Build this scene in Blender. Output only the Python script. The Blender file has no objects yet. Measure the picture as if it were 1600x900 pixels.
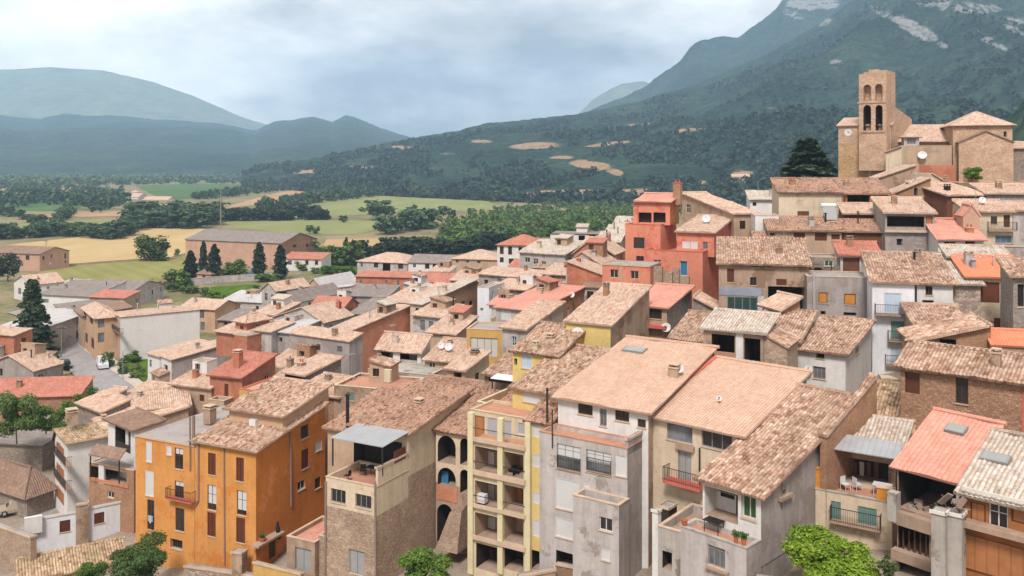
import bpy, math, random
import numpy as np
from mathutils import Vector, Matrix, noise as mnoise
random.seed(7); RNG=np.random.default_rng(11)
SC=bpy.context.scene; COL=SC.collection
F=1400.0; HY=255.0; CZ=40.0            # lens in photo pixels, horizon row, camera height over the valley floor
def P(px,py,Y): return Vector(((px-800)/F*Y, Y, CZ-(py-HY)/F*Y))
def ray(px,py): return Vector(((px-800)/F,1.0,-(py-HY)/F))
def onz(px,py,z=0.0):
    Y=(CZ-z)*F/(py-HY); return Vector(((px-800)/F*Y,Y,z))
AK=.70
def srgb(r,g,b):
    f=lambda c:(c/255/12.92 if c/255<=0.04045 else ((c/255+0.055)/1.055)**2.4)
    return (f(r)*AK,f(g)*AK,f(b)*AK,1)
# ------------------------------------------------------------------ ground
CTRL=[(-60,90,0),(-40,86,.2),(-30,82,1),(-60,130,0),(-40,180,0),(-40,130,1),(-100,200,0),(0,300,0),(60,380,0),(-150,320,0),(100,480,0),(-100,110,0),(-60,60,0),(-120,60,0),
(-22,77,2),(-14,71,4.5),(-5,67,7),(3,63,9),(10,58,11),(14,52,13),(20,54,14.8),(24,49,15.6),(27,45,16.5),(35,60,19),(38,75,21.5),(30,84,19),(28,70,17),(45,90,23),(28,100,23),(45,105,26),
(40,118,28),(60,130,32),(75,150,35),(85,165,36),(22,115,21),(12,108,17),(2,118,11),(0,100,12),(0,90,10),(-6,79,4.6),(-8,83,5),(-2,76,5.8),(-10,77,4.6),(-10,110,6),(-10,140,4),(0,160,4),(10,180,4),(15,200,3),(40,160,17),(26,140,16),(60,200,22),
(105,200,36),(120,300,24),(60,260,8),(20,260,1),(-25,100,2.5),(-25,150,1),(0,20,14),(-30,30,4),(0,-30,20),(40,20,22),(60,60,24),(60,0,25),(80,100,33),(-60,0,2),(-60,-60,4),(90,-50,28),(200,200,60),(200,400,40),(200,100,60)]
CT=np.array(CTRL,float)
def gz_np(x,y):
    x=np.asarray(x,float); y=np.asarray(y,float)
    d2=(x[...,None]-CT[:,0])**2+(y[...,None]-CT[:,1])**2+30.0
    w=1.0/d2**1.7
    z=(w*CT[:,2]).sum(-1)/w.sum(-1)
    far=np.clip((y-330)/200,0,1)*np.clip((220-np.abs(x-60))/150,0,1)
    z=z*(1-np.clip((y-300)/250,0,1))
    z=z*np.clip((x+54)/16,0,1)*(1-np.clip((x-330)/200,0,1))
    m=np.clip((y-190)/60,0,1)*np.clip((40-x)/60,0,1); z=z*(1-m)
    return z
def gz(x,y): return float(gz_np(np.array([x]),np.array([y]))[0])
# ------------------------------------------------------------------ mesh builder
class MB:
    def __init__(s): s.v=[]; s.f=[]; s.uv=[]; s.m=[]; s.nv=0
    def quad(s,a,b,c,d,m=0,uv=None):
        i=s.nv; s.v+= [tuple(a),tuple(b),tuple(c),tuple(d)]; s.nv+=4; s.f.append((i,i+1,i+2,i+3)); s.m.append(m)
        if uv is None:
            A,B,D=Vector(a),Vector(b),Vector(d); w=(B-A).length; h=(D-A).length; uv=[(0,0),(w,0),(w,h),(0,h)]
        s.uv+=uv
    def poly(s,pts,m=0):
        i=s.nv; s.v+=[tuple(p) for p in pts]; s.nv+=len(pts); s.f.append(tuple(range(i,i+len(pts)))); s.m.append(m)
        s.uv+=[(p[0],p[1]) for p in pts]
    def hexa(s,c,m=0):
        # c: 8 corners, bottom 4 ccw then top 4
        for q in ((3,2,1,0),(4,5,6,7),(0,1,5,4),(1,2,6,5),(2,3,7,6),(3,0,4,7)): s.quad(*[c[k] for k in q],m)
    def box(s,x0,y0,z0,x1,y1,z1,m=0):
        s.hexa([(x0,y0,z0),(x1,y0,z0),(x1,y1,z0),(x0,y1,z0),(x0,y0,z1),(x1,y0,z1),(x1,y1,z1),(x0,y1,z1)],m)
    def tube(s,p,q,r0,r1=None,n=7,m=0,cap=True):
        p=Vector(p);q=Vector(q); r1=r0 if r1 is None else r1
        d=(q-p); d=d.normalized() if d.length>1e-9 else Vector((0,0,1))
        a=d.orthogonal().normalized(); b=d.cross(a)
        R0=[p+a*(r0*math.cos(2*math.pi*k/n))+b*(r0*math.sin(2*math.pi*k/n)) for k in range(n)]
        R1=[q+a*(r1*math.cos(2*math.pi*k/n))+b*(r1*math.sin(2*math.pi*k/n)) for k in range(n)]
        for k in range(n): s.quad(R0[k],R0[(k+1)%n],R1[(k+1)%n],R1[k],m)
        if cap: s.poly(R1,m); s.poly(R0[::-1],m)
    def lathe(s,c,prof,n=12,m=0):
        c=Vector(c)
        for (r0,z0),(r1,z1) in zip(prof[:-1],prof[1:]):
            for k in range(n):
                t0=2*math.pi*k/n;t1=2*math.pi*(k+1)/n
                s.quad(c+Vector((r0*math.cos(t0),r0*math.sin(t0),z0)),c+Vector((r0*math.cos(t1),r0*math.sin(t1),z0)),c+Vector((r1*math.cos(t1),r1*math.sin(t1),z1)),c+Vector((r1*math.cos(t0),r1*math.sin(t0),z1)),m)
    def build(s,name,mats,parent=None,mat=None,smooth=False):
        me=bpy.data.meshes.new(name)
        nl=sum(len(f) for f in s.f)
        me.vertices.add(len(s.v)); me.vertices.foreach_set('co',np.array(s.v,dtype=np.float32).ravel())
        me.loops.add(nl); me.loops.foreach_set('vertex_index',np.fromiter((i for f in s.f for i in f),dtype=np.int32,count=nl))
        me.polygons.add(len(s.f)); ls=np.cumsum([0]+[len(f) for f in s.f])[:-1]
        me.polygons.foreach_set('loop_start',ls.astype(np.int32))
        me.polygons.foreach_set('material_index',np.array(s.m,dtype=np.int32))
        uvl=me.uv_layers.new(name='UVMap'); uvl.data.foreach_set('uv',np.array(s.uv,dtype=np.float32).ravel())
        if not isinstance(mats,(list,tuple)): mats=[mats]
        for k in mats: me.materials.append(M[k] if isinstance(k,str) else k)
        me.update(calc_edges=True); me.validate()
        if smooth: me.polygons.foreach_set('use_smooth',np.ones(len(me.polygons),dtype=bool))
        o=bpy.data.objects.new(name,me); COL.objects.link(o)
        if parent is not None: o.parent=parent
        if mat is not None: o.matrix_local=mat
        return o
def np_mesh(name,co,quads,mats,mi=None,uv=None,smooth=False):
    me=bpy.data.meshes.new(name); n=len(quads); k=quads.shape[1]
    me.vertices.add(len(co)); me.vertices.foreach_set('co',co.astype(np.float32).ravel())
    me.loops.add(n*k); me.loops.foreach_set('vertex_index',quads.astype(np.int32).ravel())
    me.polygons.add(n); me.polygons.foreach_set('loop_start',(np.arange(n)*k).astype(np.int32))
    if mi is not None: me.polygons.foreach_set('material_index',mi.astype(np.int32))
    if uv is not None:
        l=me.uv_layers.new(name='UVMap'); l.data.foreach_set('uv',uv[quads.ravel()].astype(np.float32).ravel())
    for m in mats: me.materials.append(M[m])
    if smooth: me.polygons.foreach_set('use_smooth',np.ones(n,dtype=bool))
    me.update(calc_edges=True); return me
def link(name,data,parent=None):
    o=bpy.data.objects.new(name,data); COL.objects.link(o)
    if parent is not None: o.parent=parent
    return o
def tag(o,label=None,cat=None,group=None,kind=None):
    if label: o['label']=label
    if cat: o['category']=cat
    if group: o['group']=group
    if kind: o['kind']=kind
    return o
def empty(name,loc,rz=0.0):
    o=bpy.data.objects.new(name,None); COL.objects.link(o); o.location=loc; o.rotation_euler=(0,0,rz); o.empty_display_size=.5
    return o
# ------------------------------------------------------------------ materials
M={}
class NT:
    def __init__(s,name):
        m=bpy.data.materials.new(name); m.use_nodes=True; s.m=m; s.t=m.node_tree; s.b=s.t.nodes['Principled BSDF']
        s.b.inputs['Roughness'].default_value=.85; s.b.inputs['Specular IOR Level'].default_value=.25
    def n(s,typ,ins=None,**kw):
        nd=s.t.nodes.new(typ)
        for k,v in kw.items(): setattr(nd,k,v)
        for k,v in (ins or {}).items():
            if isinstance(v,bpy.types.NodeSocket): s.t.links.new(v,nd.inputs[k])
            else: nd.inputs[k].default_value=v
        return nd
    def L(s,a,b): s.t.links.new(a,b)
    def ramp(s,fac,stops,interp='LINEAR'):
        r=s.n('ShaderNodeValToRGB',{'Fac':fac}); cr=r.color_ramp; cr.interpolation=interp
        while len(cr.elements)<len(stops): cr.elements.new(.5)
        for e,(p,c) in zip(cr.elements,stops): e.position=p; e.color=c if len(c)==4 else (*c,1)
        return r.outputs[0]
    def mix(s,fac,a,b,typ='MIX'):
        m=s.n('ShaderNodeMix',data_type='RGBA',blend_type=typ)
        for k,v in ((0,fac),(6,a),(7,b)):
            if isinstance(v,bpy.types.NodeSocket): s.L(v,m.inputs[k])
            else: m.inputs[k].default_value=v
        return m.outputs[2]
    def math(s,op,a,b=None,c=None):
        m=s.n('ShaderNodeMath',operation=op)
        for k,v in enumerate((a,b,c)):
            if v is None: continue
            if isinstance(v,bpy.types.NodeSocket): s.L(v,m.inputs[k])
            else: m.inputs[k].default_value=v
        return m.outputs[0]
    def noise(s,vec,scale,detail=4,rough=.55,typ='3D'):
        return s.n('ShaderNodeTexNoise',{'Vector':vec,'Scale':scale,'Detail':detail,'Roughness':rough}).outputs['Fac']
    def coord(s,which='Object',scale=None):
        c=s.n('ShaderNodeTexCoord').outputs[which]
        oi=s.n('ShaderNodeObjectInfo').outputs['Random']
        if which=='Object':
            off=s.math('MULTIPLY',oi,90.0); cb=s.n('ShaderNodeCombineXYZ',{'X':off,'Y':off})
            c=s.n('ShaderNodeVectorMath',{0:c,1:cb.outputs[0]},operation='ADD').outputs[0]
        if scale: c=s.n('ShaderNodeMapping',{'Vector':c,'Scale':scale}).outputs[0]
        return c
    def col(s,c): s.L(c,s.b.inputs['Base Color']) if isinstance(c,bpy.types.NodeSocket) else setattr(s.b.inputs['Base Color'],'default_value',c)
    def bump(s,h,strength=.3,dist=.05):
        b=s.n('ShaderNodeBump',{'Height':h,'Strength':strength,'Distance':dist}); s.L(b.outputs[0],s.b.inputs['Normal'])
def mul(c,k): return (min(c[0]*k,.9),min(c[1]*k,.9),min(c[2]*k,.9),1)
def plaster(name,c,var=.14,streak=.25,patch=None,pamt=.0,rough=.9):
    t=NT(name); v=t.coord(); 
    n1=t.noise(v,.5,6,.6); a=t.ramp(n1,[(.3,mul(c,1-var*1.5)),(.5,c),(.72,mul(c,1+var*.7))])
    sv=t.coord('Object',(1.6,1.6,.12)); n2=t.noise(sv,1.0,5,.65); k=t.ramp(n2,[(.42,(1,1,1)),(.75,(1-streak,1-streak*1.05,1-streak*1.1))])
    a=t.mix(1.0,a,k,'MULTIPLY')
    n4=t.noise(v,3.2,6,.7); k2=t.ramp(n4,[(.3,(.86,.85,.84)),(.55,(1,1,1)),(.8,(1.06,1.06,1.06))]); a=t.mix(.8,a,k2,'MULTIPLY')
    if patch:
        n3=t.noise(v,.45,7,.7); fac=t.ramp(n3,[(.62-pamt*.3,(0,0,0)),(.66-pamt*.3,(1,1,1))]); a=t.mix(fac,a,patch)
    t.col(a); t.b.inputs['Roughness'].default_value=rough
    t.bump(t.noise(v,14,5,.7),.35,.04); M[name]=t.m
def stone(name,c1,c2,c3,scale=2.2,mortar=None):
    t=NT(name); v=t.coord('Object',(1,1,1.5)); nz=t.n('ShaderNodeTexNoise',{'Vector':v,'Scale':2.0}); 
    vv=t.mix(.12,v,nz.outputs['Color'],'ADD')
    vo=t.n('ShaderNodeTexVoronoi',{'Vector':vv,'Scale':scale}); sep=t.n('ShaderNodeSeparateColor',{0:vo.outputs['Color']}).outputs[0]
    a=t.ramp(sep,[(0,c1),(.5,c2),(1,c3)])
    ve=t.n('ShaderNodeTexVoronoi',{'Vector':vv,'Scale':scale},feature='DISTANCE_TO_EDGE').outputs['Distance']
    e=t.ramp(ve,[(0.0,(0,0,0)),(.07,(1,1,1))]); a=t.mix(e,mortar or mul(c2,.86),a)
    n=t.noise(v,.35,6,.65); k=t.ramp(n,[(.3,(.74,.72,.7)),(.6,(1.05,1.05,1.05))]); a=t.mix(.9,a,k,'MULTIPLY')
    n5=t.noise(v,6,5,.7); k=t.ramp(n5,[(.3,(.8,.8,.8)),(.7,(1.1,1.1,1.1))]); a=t.mix(.8,a,k,'MULTIPLY')
    t.col(a); h=t.math('ADD',t.math('MINIMUM',ve,.12),t.math('MULTIPLY',n5,.1)); t.bump(h,.8,.25); M[name]=t.m
def brick(name,c1,c2,mort,scale=1.0):
    t=NT(name); uv=t.n('ShaderNodeTexCoord').outputs['UV']
    b=t.n('ShaderNodeTexBrick',{'Vector':uv,'Color1':c1,'Color2':c2,'Mortar':mort,'Scale':scale,'Mortar Size':.012,'Brick Width':.3,'Row Height':.1})
    v=t.coord(); n=t.noise(v,.6,6,.65); k=t.ramp(n,[(.3,(.72,.7,.68)),(.65,(1.08,1.06,1.05))]); a=t.mix(.9,b.outputs[0],k,'MULTIPLY')
    n2=t.noise(v,5,4,.7); k=t.ramp(n2,[(.3,(.78,.78,.78)),(.7,(1.12,1.12,1.12))]); a=t.mix(.7,a,k,'MULTIPLY')
    t.col(a); t.bump(b.outputs['Fac'],-.3,.03); M[name]=t.m
def tile(name,stops,grime,gam=.5,cw=.26,rw=.42,bump=.6,var=1.0):
    t=NT(name); uv=t.n('ShaderNodeTexCoord').outputs['UV']; s=t.n('ShaderNodeSeparateXYZ',{0:uv})
    oi=t.n('ShaderNodeObjectInfo').outputs['Random']
    iu=t.math('FLOOR',t.math('DIVIDE',s.outputs[0],cw)); iv=t.math('FLOOR',t.math('DIVIDE',s.outputs[1],rw))
    cb=t.n('ShaderNodeCombineXYZ',{'X':iu,'Y':iv,'Z':t.math('MULTIPLY',oi,37.0)})
    wn=t.n('ShaderNodeTexWhiteNoise',{'Vector':cb.outputs[0]},noise_dimensions='3D').outputs['Value']
    v=t.coord(); n0=t.noise(v,.9,4,.6)
    f=t.math('ADD',t.math('MULTIPLY',t.math('SUBTRACT',wn,.5),.62*var),t.math('ADD',t.math('MULTIPLY',t.math('SUBTRACT',n0,.5),1.0*var),.5))
    n6=t.noise(t.coord('Object',(1,1,1)),3.2,3,.6); f=t.math('ADD',f,t.math('MULTIPLY',t.math('SUBTRACT',n6,.5),1.35*var))
    a=t.ramp(f,stops)
    n=t.noise(v,.33,7,.7); g=t.ramp(n,[(.45,(0,0,0)),(.72,(gam,gam,gam))]); a=t.mix(g,a,grime)
    n3=t.noise(v,9,4,.7); k=t.ramp(n3,[(.3,(.75,.74,.72)),(.7,(1.1,1.1,1.1))]); a=t.mix(.8*var if var<1 else .8,a,k,'MULTIPLY')
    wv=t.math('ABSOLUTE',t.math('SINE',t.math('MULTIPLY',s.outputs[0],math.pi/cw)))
    dk=t.ramp(t.math('ADD',wv,t.math('MULTIPLY',t.math('SUBTRACT',n3,.5),.5)),[(.05,(1-.45*var,)*3),(.4,(1,1,1))]); fr0=t.math('FRACT',t.math('DIVIDE',s.outputs[1],rw)); dk2=t.ramp(fr0,[(0,(1-.35*var,)*3),(.16,(1,1,1))]); a=t.mix(1.0,a,dk,'MULTIPLY'); a=t.mix(1.0,a,dk2,'MULTIPLY')  # dk paints shade into the tile channels, occlusion being weak; dk2 darkens row edges
    t.col(a)
    fr=t.math('FRACT',t.math('DIVIDE',s.outputs[1],rw)); h=t.math('ADD',t.math('MULTIPLY',wv,.07),t.math('MULTIPLY',fr,-.035))
    h=t.math('ADD',h,t.math('MULTIPLY',n3,.05)); h=t.math('ADD',h,t.math('MULTIPLY',wn,.03))
    t.bump(h,bump,1.0); M[name]=t.m
def plain(name,c,rough=.7,var=.12,spec=.3,metal=0,bscale=8,bs=.15):
    t=NT(name); v=t.coord(); n=t.noise(v,1.3,5,.6); a=t.ramp(n,[(.3,mul(c,1-var)),(.7,mul(c,1+var))]); t.col(a)
    t.b.inputs['Roughness'].default_value=rough; t.b.inputs['Specular IOR Level'].default_value=spec; t.b.inputs['Metallic'].default_value=metal
    t.bump(t.noise(v,bscale,4,.6),bs,.03); M[name]=t.m
def slats(name,c,axis=2,period=.06,var=.1,gap=.35,rough=.6):
    t=NT(name); v=t.n('ShaderNodeTexCoord').outputs['UV']; s=t.n('ShaderNodeSeparateXYZ',{0:v}); w=t.math('FRACT',t.math('DIVIDE',s.outputs[1 if axis==2 else 0],period))
    vo=t.coord(); n=t.noise(vo,1.1,5,.6); a=t.ramp(n,[(.3,mul(c,1-var)),(.7,mul(c,1+var))])
    k=t.ramp(w,[(0,(1-gap,)*3),(.2,(1,1,1)),(1,(1,1,1))]); a=t.mix(1.0,a,k,'MULTIPLY'); t.col(a); t.b.inputs['Roughness'].default_value=rough
    t.bump(w,.3,.02); M[name]=t.m
def leaf(name,c1,c2,c3,trans=.25):
    t=NT(name); g=t.n('ShaderNodeNewGeometry').outputs['Random Per Island']; oi=t.n('ShaderNodeObjectInfo').outputs['Random']
    v=t.n('ShaderNodeTexCoord').outputs['Object']; n=t.noise(v,.8,3,.6)
    f=t.math('ADD',t.math('MULTIPLY',g,.5),t.math('ADD',t.math('MULTIPLY',n,.6),t.math('MULTIPLY',t.math('SUBTRACT',oi,.5),.35)))
    a=t.ramp(f,[(.2,c1),(.52,c2),(.9,c3)]); t.col(a); t.b.inputs['Roughness'].default_value=.65
    tr=t.n('ShaderNodeBsdfTranslucent'); t.L(a,tr.inputs[0]); mx=t.n('ShaderNodeMixShader',{0:trans}); t.L(t.b.outputs[0],mx.inputs[1]); t.L(tr.outputs[0],mx.inputs[2])
    t.L(mx.outputs[0],t.t.nodes['Material Output'].inputs[0]); M[name]=t.m
S=srgb
plaster('white',S(242,235,229),.08,.14); plaster('cream',S(234,211,182),.1,.2,S(196,172,146),.1); plaster('beige',S(206,174,146),.12,.22,S(176,150,128),.15)
plaster('peach',S(222,180,145),.1,.15); plaster('grey',S(184,171,164),.14,.3,S(162,148,139),.3); plaster('greylight',S(206,195,189),.12,.28,S(164,150,141),.2)
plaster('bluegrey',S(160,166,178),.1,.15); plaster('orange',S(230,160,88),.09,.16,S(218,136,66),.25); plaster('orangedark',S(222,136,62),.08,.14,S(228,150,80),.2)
plaster('yellow',S(232,212,176),.1,.2,S(222,198,164),.25); plaster('yellowwall',S(238,206,132),.08,.14,S(230,192,122),.15); plaster('ochre',S(222,176,104),.08,.12); plaster('red',S(236,150,122),.08,.14,S(214,120,100),.25); plaster('reddark',S(222,134,108),.1,.18,S(196,98,76),.2)  # second red: darker copy for right walls, their shade put into the colour
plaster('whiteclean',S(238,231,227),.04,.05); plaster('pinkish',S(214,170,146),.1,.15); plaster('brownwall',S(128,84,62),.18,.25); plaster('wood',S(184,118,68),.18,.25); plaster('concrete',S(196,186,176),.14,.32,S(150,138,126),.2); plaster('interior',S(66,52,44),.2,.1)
plaster('white_blue',S(246,244,246),.05,.12); plaster('slabstone',S(190,160,138),.15,.25)
plaster('stonewash',S(192,162,138),.18,.3,S(152,122,98),.35)
plaster('brickred',S(204,134,104),.2,.22,S(186,114,86),.3)
stone('stone',S(176,148,126),S(196,166,142),S(214,188,162),4.5); stone('stonegrey',S(150,134,122),S(168,152,138),S(188,172,158),4.5); stone('stonegold',S(190,150,108),S(208,168,124),S(220,186,144),3); stone('stonebrown',S(168,126,100),S(188,144,114),S(206,164,134),5)
stone('church_stone',S(204,164,134),S(220,182,152),S(230,198,168),3,S(210,172,142)); stone('rubble',S(164,142,126),S(198,176,158),S(222,202,184),3)
brick('brick',S(222,136,98),S(232,152,114),S(204,164,138)); brick('brickbrown',S(172,122,88),S(196,146,110),S(178,152,130))
_o=[(0.0,S(142,104,82)),(.2,S(170,128,104)),(.42,S(203,162,136)),(.62,S(218,178,152)),(.82,S(230,197,173)),(1.0,S(243,219,199))]
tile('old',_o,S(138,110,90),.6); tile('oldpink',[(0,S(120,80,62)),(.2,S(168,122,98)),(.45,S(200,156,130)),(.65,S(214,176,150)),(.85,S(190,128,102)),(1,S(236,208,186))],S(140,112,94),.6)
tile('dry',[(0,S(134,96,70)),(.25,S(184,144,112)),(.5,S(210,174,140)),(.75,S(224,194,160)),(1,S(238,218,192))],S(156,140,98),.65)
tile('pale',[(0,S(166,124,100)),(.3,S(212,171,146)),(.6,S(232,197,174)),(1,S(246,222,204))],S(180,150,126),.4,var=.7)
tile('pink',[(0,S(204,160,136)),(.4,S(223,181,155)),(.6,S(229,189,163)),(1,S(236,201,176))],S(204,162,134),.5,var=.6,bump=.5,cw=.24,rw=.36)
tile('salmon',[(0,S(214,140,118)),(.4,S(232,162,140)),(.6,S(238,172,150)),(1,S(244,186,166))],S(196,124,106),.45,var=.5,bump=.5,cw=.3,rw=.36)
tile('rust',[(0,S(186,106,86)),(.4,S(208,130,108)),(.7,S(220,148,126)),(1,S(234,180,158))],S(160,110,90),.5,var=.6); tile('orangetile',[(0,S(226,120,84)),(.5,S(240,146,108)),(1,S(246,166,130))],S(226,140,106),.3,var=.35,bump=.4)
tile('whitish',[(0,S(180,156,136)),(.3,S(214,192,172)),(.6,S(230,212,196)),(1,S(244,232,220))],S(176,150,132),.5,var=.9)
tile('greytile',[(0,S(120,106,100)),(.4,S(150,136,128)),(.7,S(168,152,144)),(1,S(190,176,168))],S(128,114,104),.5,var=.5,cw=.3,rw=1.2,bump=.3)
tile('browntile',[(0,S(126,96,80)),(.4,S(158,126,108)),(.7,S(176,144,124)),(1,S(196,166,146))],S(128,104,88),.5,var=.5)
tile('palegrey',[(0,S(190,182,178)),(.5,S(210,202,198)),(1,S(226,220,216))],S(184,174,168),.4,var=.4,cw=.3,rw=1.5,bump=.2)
slats('metal',S(176,175,176),0,.4,.08,.25,.45); plaster('deck',S(180,168,162),.1,.1,S(160,148,140),.25); plaster('terracotta_deck',S(206,150,122),.12,.15)
slats('sh_white',S(224,221,218),2,.07,.04,.15); slats('sh_brown',S(112,58,36),2,.08,.15,.4); slats('sh_green',S(60,96,48),2,.07,.1,.35); slats('sh_teal',S(112,150,138),2,.07,.1,.3); slats('sh_orange',S(216,142,62),0,.2,.12,.3)
slats('sh_blue',S(196,212,228),0,.12,.06,.15); slats('sh_grey',S(186,184,188),2,.07,.06,.2); slats('sh_dkteal',S(50,76,74),0,.4,.1,.4); slats('sh_rust',S(116,64,46),2,.12,.12,.35); slats('boards',S(186,122,76),0,.6,.16,.35); slats('planks',S(120,78,56),0,.22,.2,.5)
slats('door_brown',S(104,62,42),0,.16,.15,.4); slats('door_grey',S(170,168,166),0,.2,.08,.3); slats('door_blue',S(66,130,168),0,.2,.08,.3)
plain('frame_white',S(226,222,218),.6,.05); plain('frame_brown',S(94,58,42),.6,.12); plain('frame_grey',S(150,146,142),.6,.1); plain('iron',S(52,44,42),.5,.2,.4); plain('eave',S(96,64,48),.8,.2)
plain('pipe',S(150,128,116),.6,.15); plain('pipe_steel',S(168,168,170),.4,.08,.5); plain('dish',S(232,228,226),.4,.04); plain('black',S(36,32,32),.6,.2); plain('potted',S(196,106,70),.8,.15); plain('white_plastic',S(232,230,228),.5,.05); plain('junk',S(150,132,118),.9,.3); plain('cloth_blue',S(150,178,200),.9,.1)
plain('bark',S(104,84,68),.95,.3,.1,0,5,.6); plain('red_trim',S(210,112,94),.8,.12); plain('rubber',S(34,34,36),.8,.1); plain('planterwood',S(222,146,54),.7,.12); plain('yellow_paint',S(230,214,172),.7,.1); plain('skylight',S(164,160,156),.15,.06,.6); plain('curtain',S(214,206,196),.9,.06); plain('coping',S(214,184,158),.85,.16); plain('coping_white',S(232,222,212),.85,.1)
leaf('leaf_hill',S(36,54,46),S(54,74,60),S(78,96,72),.2)
def glassmat(name,c,rough=.12):
    t=NT(name); v=t.coord(); n=t.noise(v,.7,3,.5); t.col(t.ramp(n,[(.35,mul(c,.6)),(.65,mul(c,1.4))])); t.b.inputs['Roughness'].default_value=rough; t.b.inputs['Specular IOR Level'].default_value=.5; M[name]=t.m
glassmat('glass',S(52,48,48)); glassmat('glass_grey',S(118,120,122),.2); glassmat('glass_blue',S(90,120,140))
leaf('leaf_dark',S(34,50,28),S(60,82,44),S(98,118,64)); leaf('leaf_mid',S(48,68,32),S(84,110,50),S(128,150,78)); leaf('leaf_bright',S(58,86,16),S(124,156,30),S(176,202,74),.35); leaf('leaf_green',S(56,82,26),S(94,126,40),S(134,162,66)); leaf('leaf_cypress',S(28,42,28),S(46,64,42),S(76,90,58)); leaf('leaf_spruce',S(40,58,42),S(64,86,60),S(110,122,86)); leaf('leaf_olive',S(66,84,42),S(104,122,62),S(144,156,94)); leaf('leaf_forest',S(46,68,46),S(74,98,64),S(110,128,84),.2)
# ------------------------------------------------------------------ house kit
HOUSES=[]
class House:
    def __init__(s,label,name='house',cat='house',group=None): s.label=label; s.name=name; s.cat=cat; s.group=group; s.o=None; s.blocks=[]
    def block(s,*a,**k): return Block(s,*a,**k)
KIND={ # kind: (pane material, frame material, depth, mullions, part name, sub-part name)
'w':('glass','frame_white',.14,1,'window','pane'),'wb':('glass','frame_brown',.14,1,'window','pane'),'wg':('glass_grey','frame_grey',.14,2,'window','pane'),'wc':('curtain','frame_white',.14,1,'window','curtain'),
'sw':('sh_white','frame_white',.06,0,'window','shutter'),'sb':('sh_brown','frame_brown',.08,1,'window','shutter'),'sg':('sh_green','frame_white',.08,1,'window','shutter'),'st':('sh_teal','frame_grey',.08,1,'window','shutter'),'so':('sh_orange','frame_brown',.08,0,'window','shutter'),
'sl':('sh_blue','frame_white',.08,1,'window','shutter'),'sgy':('sh_grey','frame_white',.08,0,'window','shutter'),'sdt':('sh_dkteal','frame_grey',.08,3,'window','shutter'),'sr':('sh_rust','frame_brown',.1,0,'garage_door','panel'),
'db':('door_brown','frame_brown',.18,0,'door','leaf'),'dg':('door_grey','frame_grey',.16,1,'door','leaf'),'dbl':('door_blue','frame_white',.2,0,'door','leaf'),'bo':('boards','frame_brown',.1,0,'panel','boarding'),'dk':('black','frame_grey',.3,0,'window','pane')}
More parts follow.
